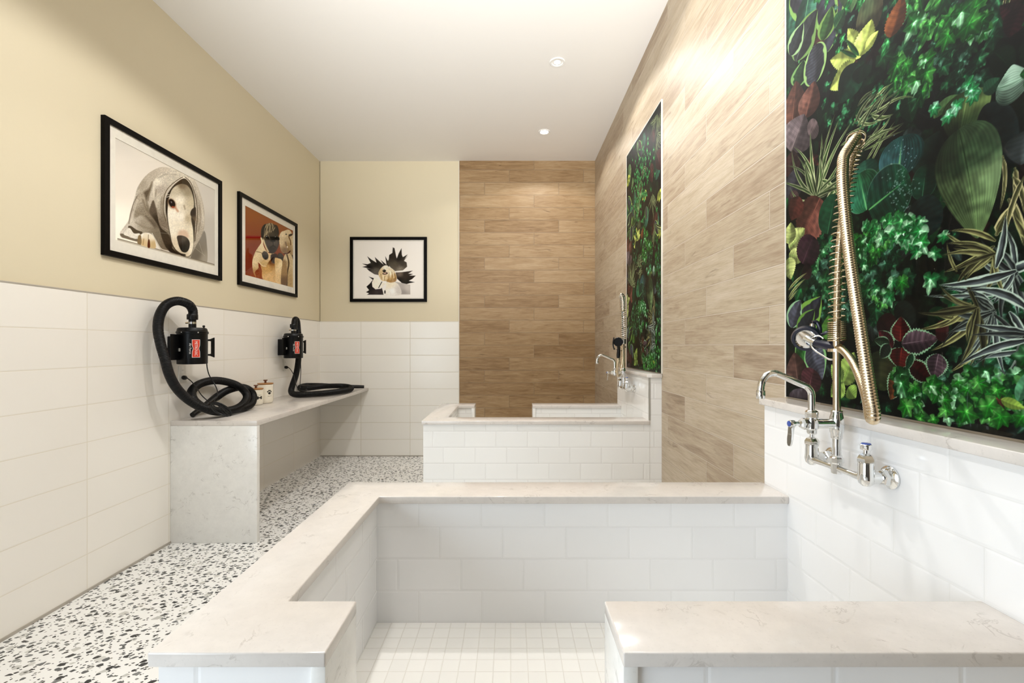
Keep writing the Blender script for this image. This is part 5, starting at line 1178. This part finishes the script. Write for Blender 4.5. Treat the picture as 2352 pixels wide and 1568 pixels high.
# ------------------------------------------------------------------ treat jars
def jar(label, c, R, hb, mark):
    r = thing('treat_jar', label, 'jar', c, 'lidded jars on the counter')
    MB().lathe([(0, 0), (R * .78, 0), (R * .90, .004), (R * .98, .016), (R, .03), (R, hb - .004), (R * .97, hb), (0, hb)], c, (0, 0, 1), 40).build('body', M['ceramic'], r)
    MB().lathe([(0, hb), (R * .92, hb), (R * .92, hb + .004), (R * 1.01, hb + .0045), (R * 1.02, hb + .007), (R * 1.01, hb + .012), (0, hb + .013)], c, (0, 0, 1), 40).build('lid', M['acacia'], r)
    MB().lathe([(0, hb + .012), (.0085, hb + .012), (.0085, hb + .030), (.017, hb + .034), (.0185, hb + .037), (.0165, hb + .041), (0, hb + .042)], c, (0, 0, 1), 20).build('knob', M['darkwood'], r)
    az = math.radians(-32)
    def wrap(p): a = az + p[0] / R; return (c[0] + (R + .0004) * math.cos(a), c[1] + (R + .0004) * math.sin(a), c[2] + p[1])
    def disc(x, y, rx, ry, n=16): return [(x, y)] + [(x + rx * math.cos(2 * math.pi * k / n), y + ry * math.sin(2 * math.pi * k / n)) for k in range(n)], [(0, k + 1, (k + 1) % n + 1) for k in range(n)]
    m = MB(); zc = hb * .52
    if mark == 'paw':
        for x, y, a, b in ((0, -.008, .0125, .0105), (-.0155, .006, .0052, .0068), (-.0055, .0145, .0055, .0072), (.0055, .0145, .0055, .0072), (.0155, .006, .0052, .0068)):
            v, f = disc(x, y + zc + .012, a, b); m.add([wrap(p) for p in v], f)
    else:
        for x, y in ((-.015, .006), (-.015, -.006), (.015, .006), (.015, -.006)):
            v, f = disc(x, y + zc - .004, .0078, .0078); m.add([wrap(p) for p in v], f)
        v = []; f = []
        for k in range(7): v += [(-.016 + .032 * k / 6, zc - .004 - .005), (-.016 + .032 * k / 6, zc - .004 + .005)]
        for k in range(6): f.append((2 * k, 2 * k + 2, 2 * k + 3, 2 * k + 1))
        m.add([wrap(p) for p in v], f)
    m.build('printed_mark', M['ink'], r, smooth=0)
    v, f = text_mesh('TREATS', .012); v = fit(v, .034, .0058); m = MB(); yo = zc - .022 if mark == 'paw' else zc + .019
    m.add([wrap((p[0], p[1] + yo)) for p in v], f); m.build('lettering', M['ink'], r, smooth=0)
    return r
jar('shorter cream jar with a bone mark and round wooden lid', (-2.215, 3.955, BZ), .0585, .132, 'bone')
jar('taller cream jar with a paw mark and round wooden lid', (-2.205, 4.090, BZ), .0640, .166, 'paw')

# ------------------------------------------------------------------ downlights
def downlight(label, x, y, lens, rl=.0405):
    r = thing('recessed_downlight', label, 'ceiling light', (x, y, ZC), 'recessed ceiling downlights')
    MB().lathe([(.040, -.001), (.044, -.006), (.058, -.007), (.062, -.004), (.062, .0), (.040, .0)], (x, y, ZC), (0, 0, 1), 40).build('trim_ring', M['whitemetal'], r)
    if rl < .04: MB().lathe([(rl, -.0022), (.041, -.0016), (.041, -.0004), (rl, -.0004)], (x, y, ZC), (0, 0, 1), 40).build('reflector', M['whitemetal'], r)
    MB().lathe([(0, -.0028), (rl, -.0028), (rl, -.0008), (0, -.0008)], (x, y, ZC), (0, 0, 1), 40).build('lens', lens, r)
    return r
downlight('recessed ceiling light nearer the viewer, dim-ringed with a small bright centre', .371, 3.62, M['lamp'], .024)
downlight('recessed ceiling light nearest the end wall, glowing white', .354, 4.80, M['lamp'])

# ------------------------------------------------------------------ light: the room's downlights and daylight from the glazing behind the viewer, plus added fill
def spot(x, y, watts, col=(1.0, .99, .975), size=146, blend=.2):
    d = bpy.data.lights.new('downlight_and_fill_beam', 'SPOT'); d.energy = watts; d.color = col; d.spot_size = math.radians(size); d.spot_blend = blend; d.shadow_soft_size = .045
    o = bpy.data.objects.new('downlight_and_fill_beam', d); COL.objects.link(o); o.location = (x, y, ZC - .012); return o
for y, e in ((4.80, 14), (3.62, 23), (2.44, 12), (1.26, 7), (-1.1, 10)): spot(.36, y, e)
for y, e in ((2.44, 38), (1.26, 16), (.08, 10)): spot(-.75, y, e)  # unseen left row, added as fill for the left wall, tile and floor
d = bpy.data.lights.new('window_daylight', 'AREA'); d.shape = 'RECTANGLE'; d.size = 1.8; d.size_y = 2.6; d.energy = 32; d.color = (.80, .91, 1.0)
o = bpy.data.objects.new('window_daylight', d); COL.objects.link(o); o.location = (XL - .02, (WY0 + WY1) / 2, 1.48)
o.rotation_euler = Vector((.86, .45, .15)).to_track_quat('-Z', 'Z').to_euler()
# unseen spot added to brighten the ceiling, aimed up from near the viewer
d = bpy.data.lights.new('ceiling_fill', 'SPOT'); d.energy = 400; d.color = (.96, .98, 1.0); d.spot_size = math.radians(78); d.spot_blend = 1.0; d.shadow_soft_size = .15
o = bpy.data.objects.new('ceiling_fill', d); COL.objects.link(o); o.location = (.1, -.35, 1.75)
o.rotation_euler = Vector((-.05, 3.1, 2.1)).to_track_quat('-Z', 'Y').to_euler()

w = bpy.data.worlds.new('daylight'); SC.world = w; w.use_nodes = True
w.node_tree.nodes['Background'].inputs[0].default_value = (.78, .88, 1.0, 1); w.node_tree.nodes['Background'].inputs[1].default_value = .6
vs = SC.view_settings; vs.view_transform = 'Standard'; vs.look = 'None'; vs.gamma = 1.0; vs.use_curve_mapping = False; vs.exposure = 1.25
SC.cycles.caustics_reflective = False; SC.cycles.caustics_refractive = False
SC.cycles.sample_clamp_indirect = 6.0
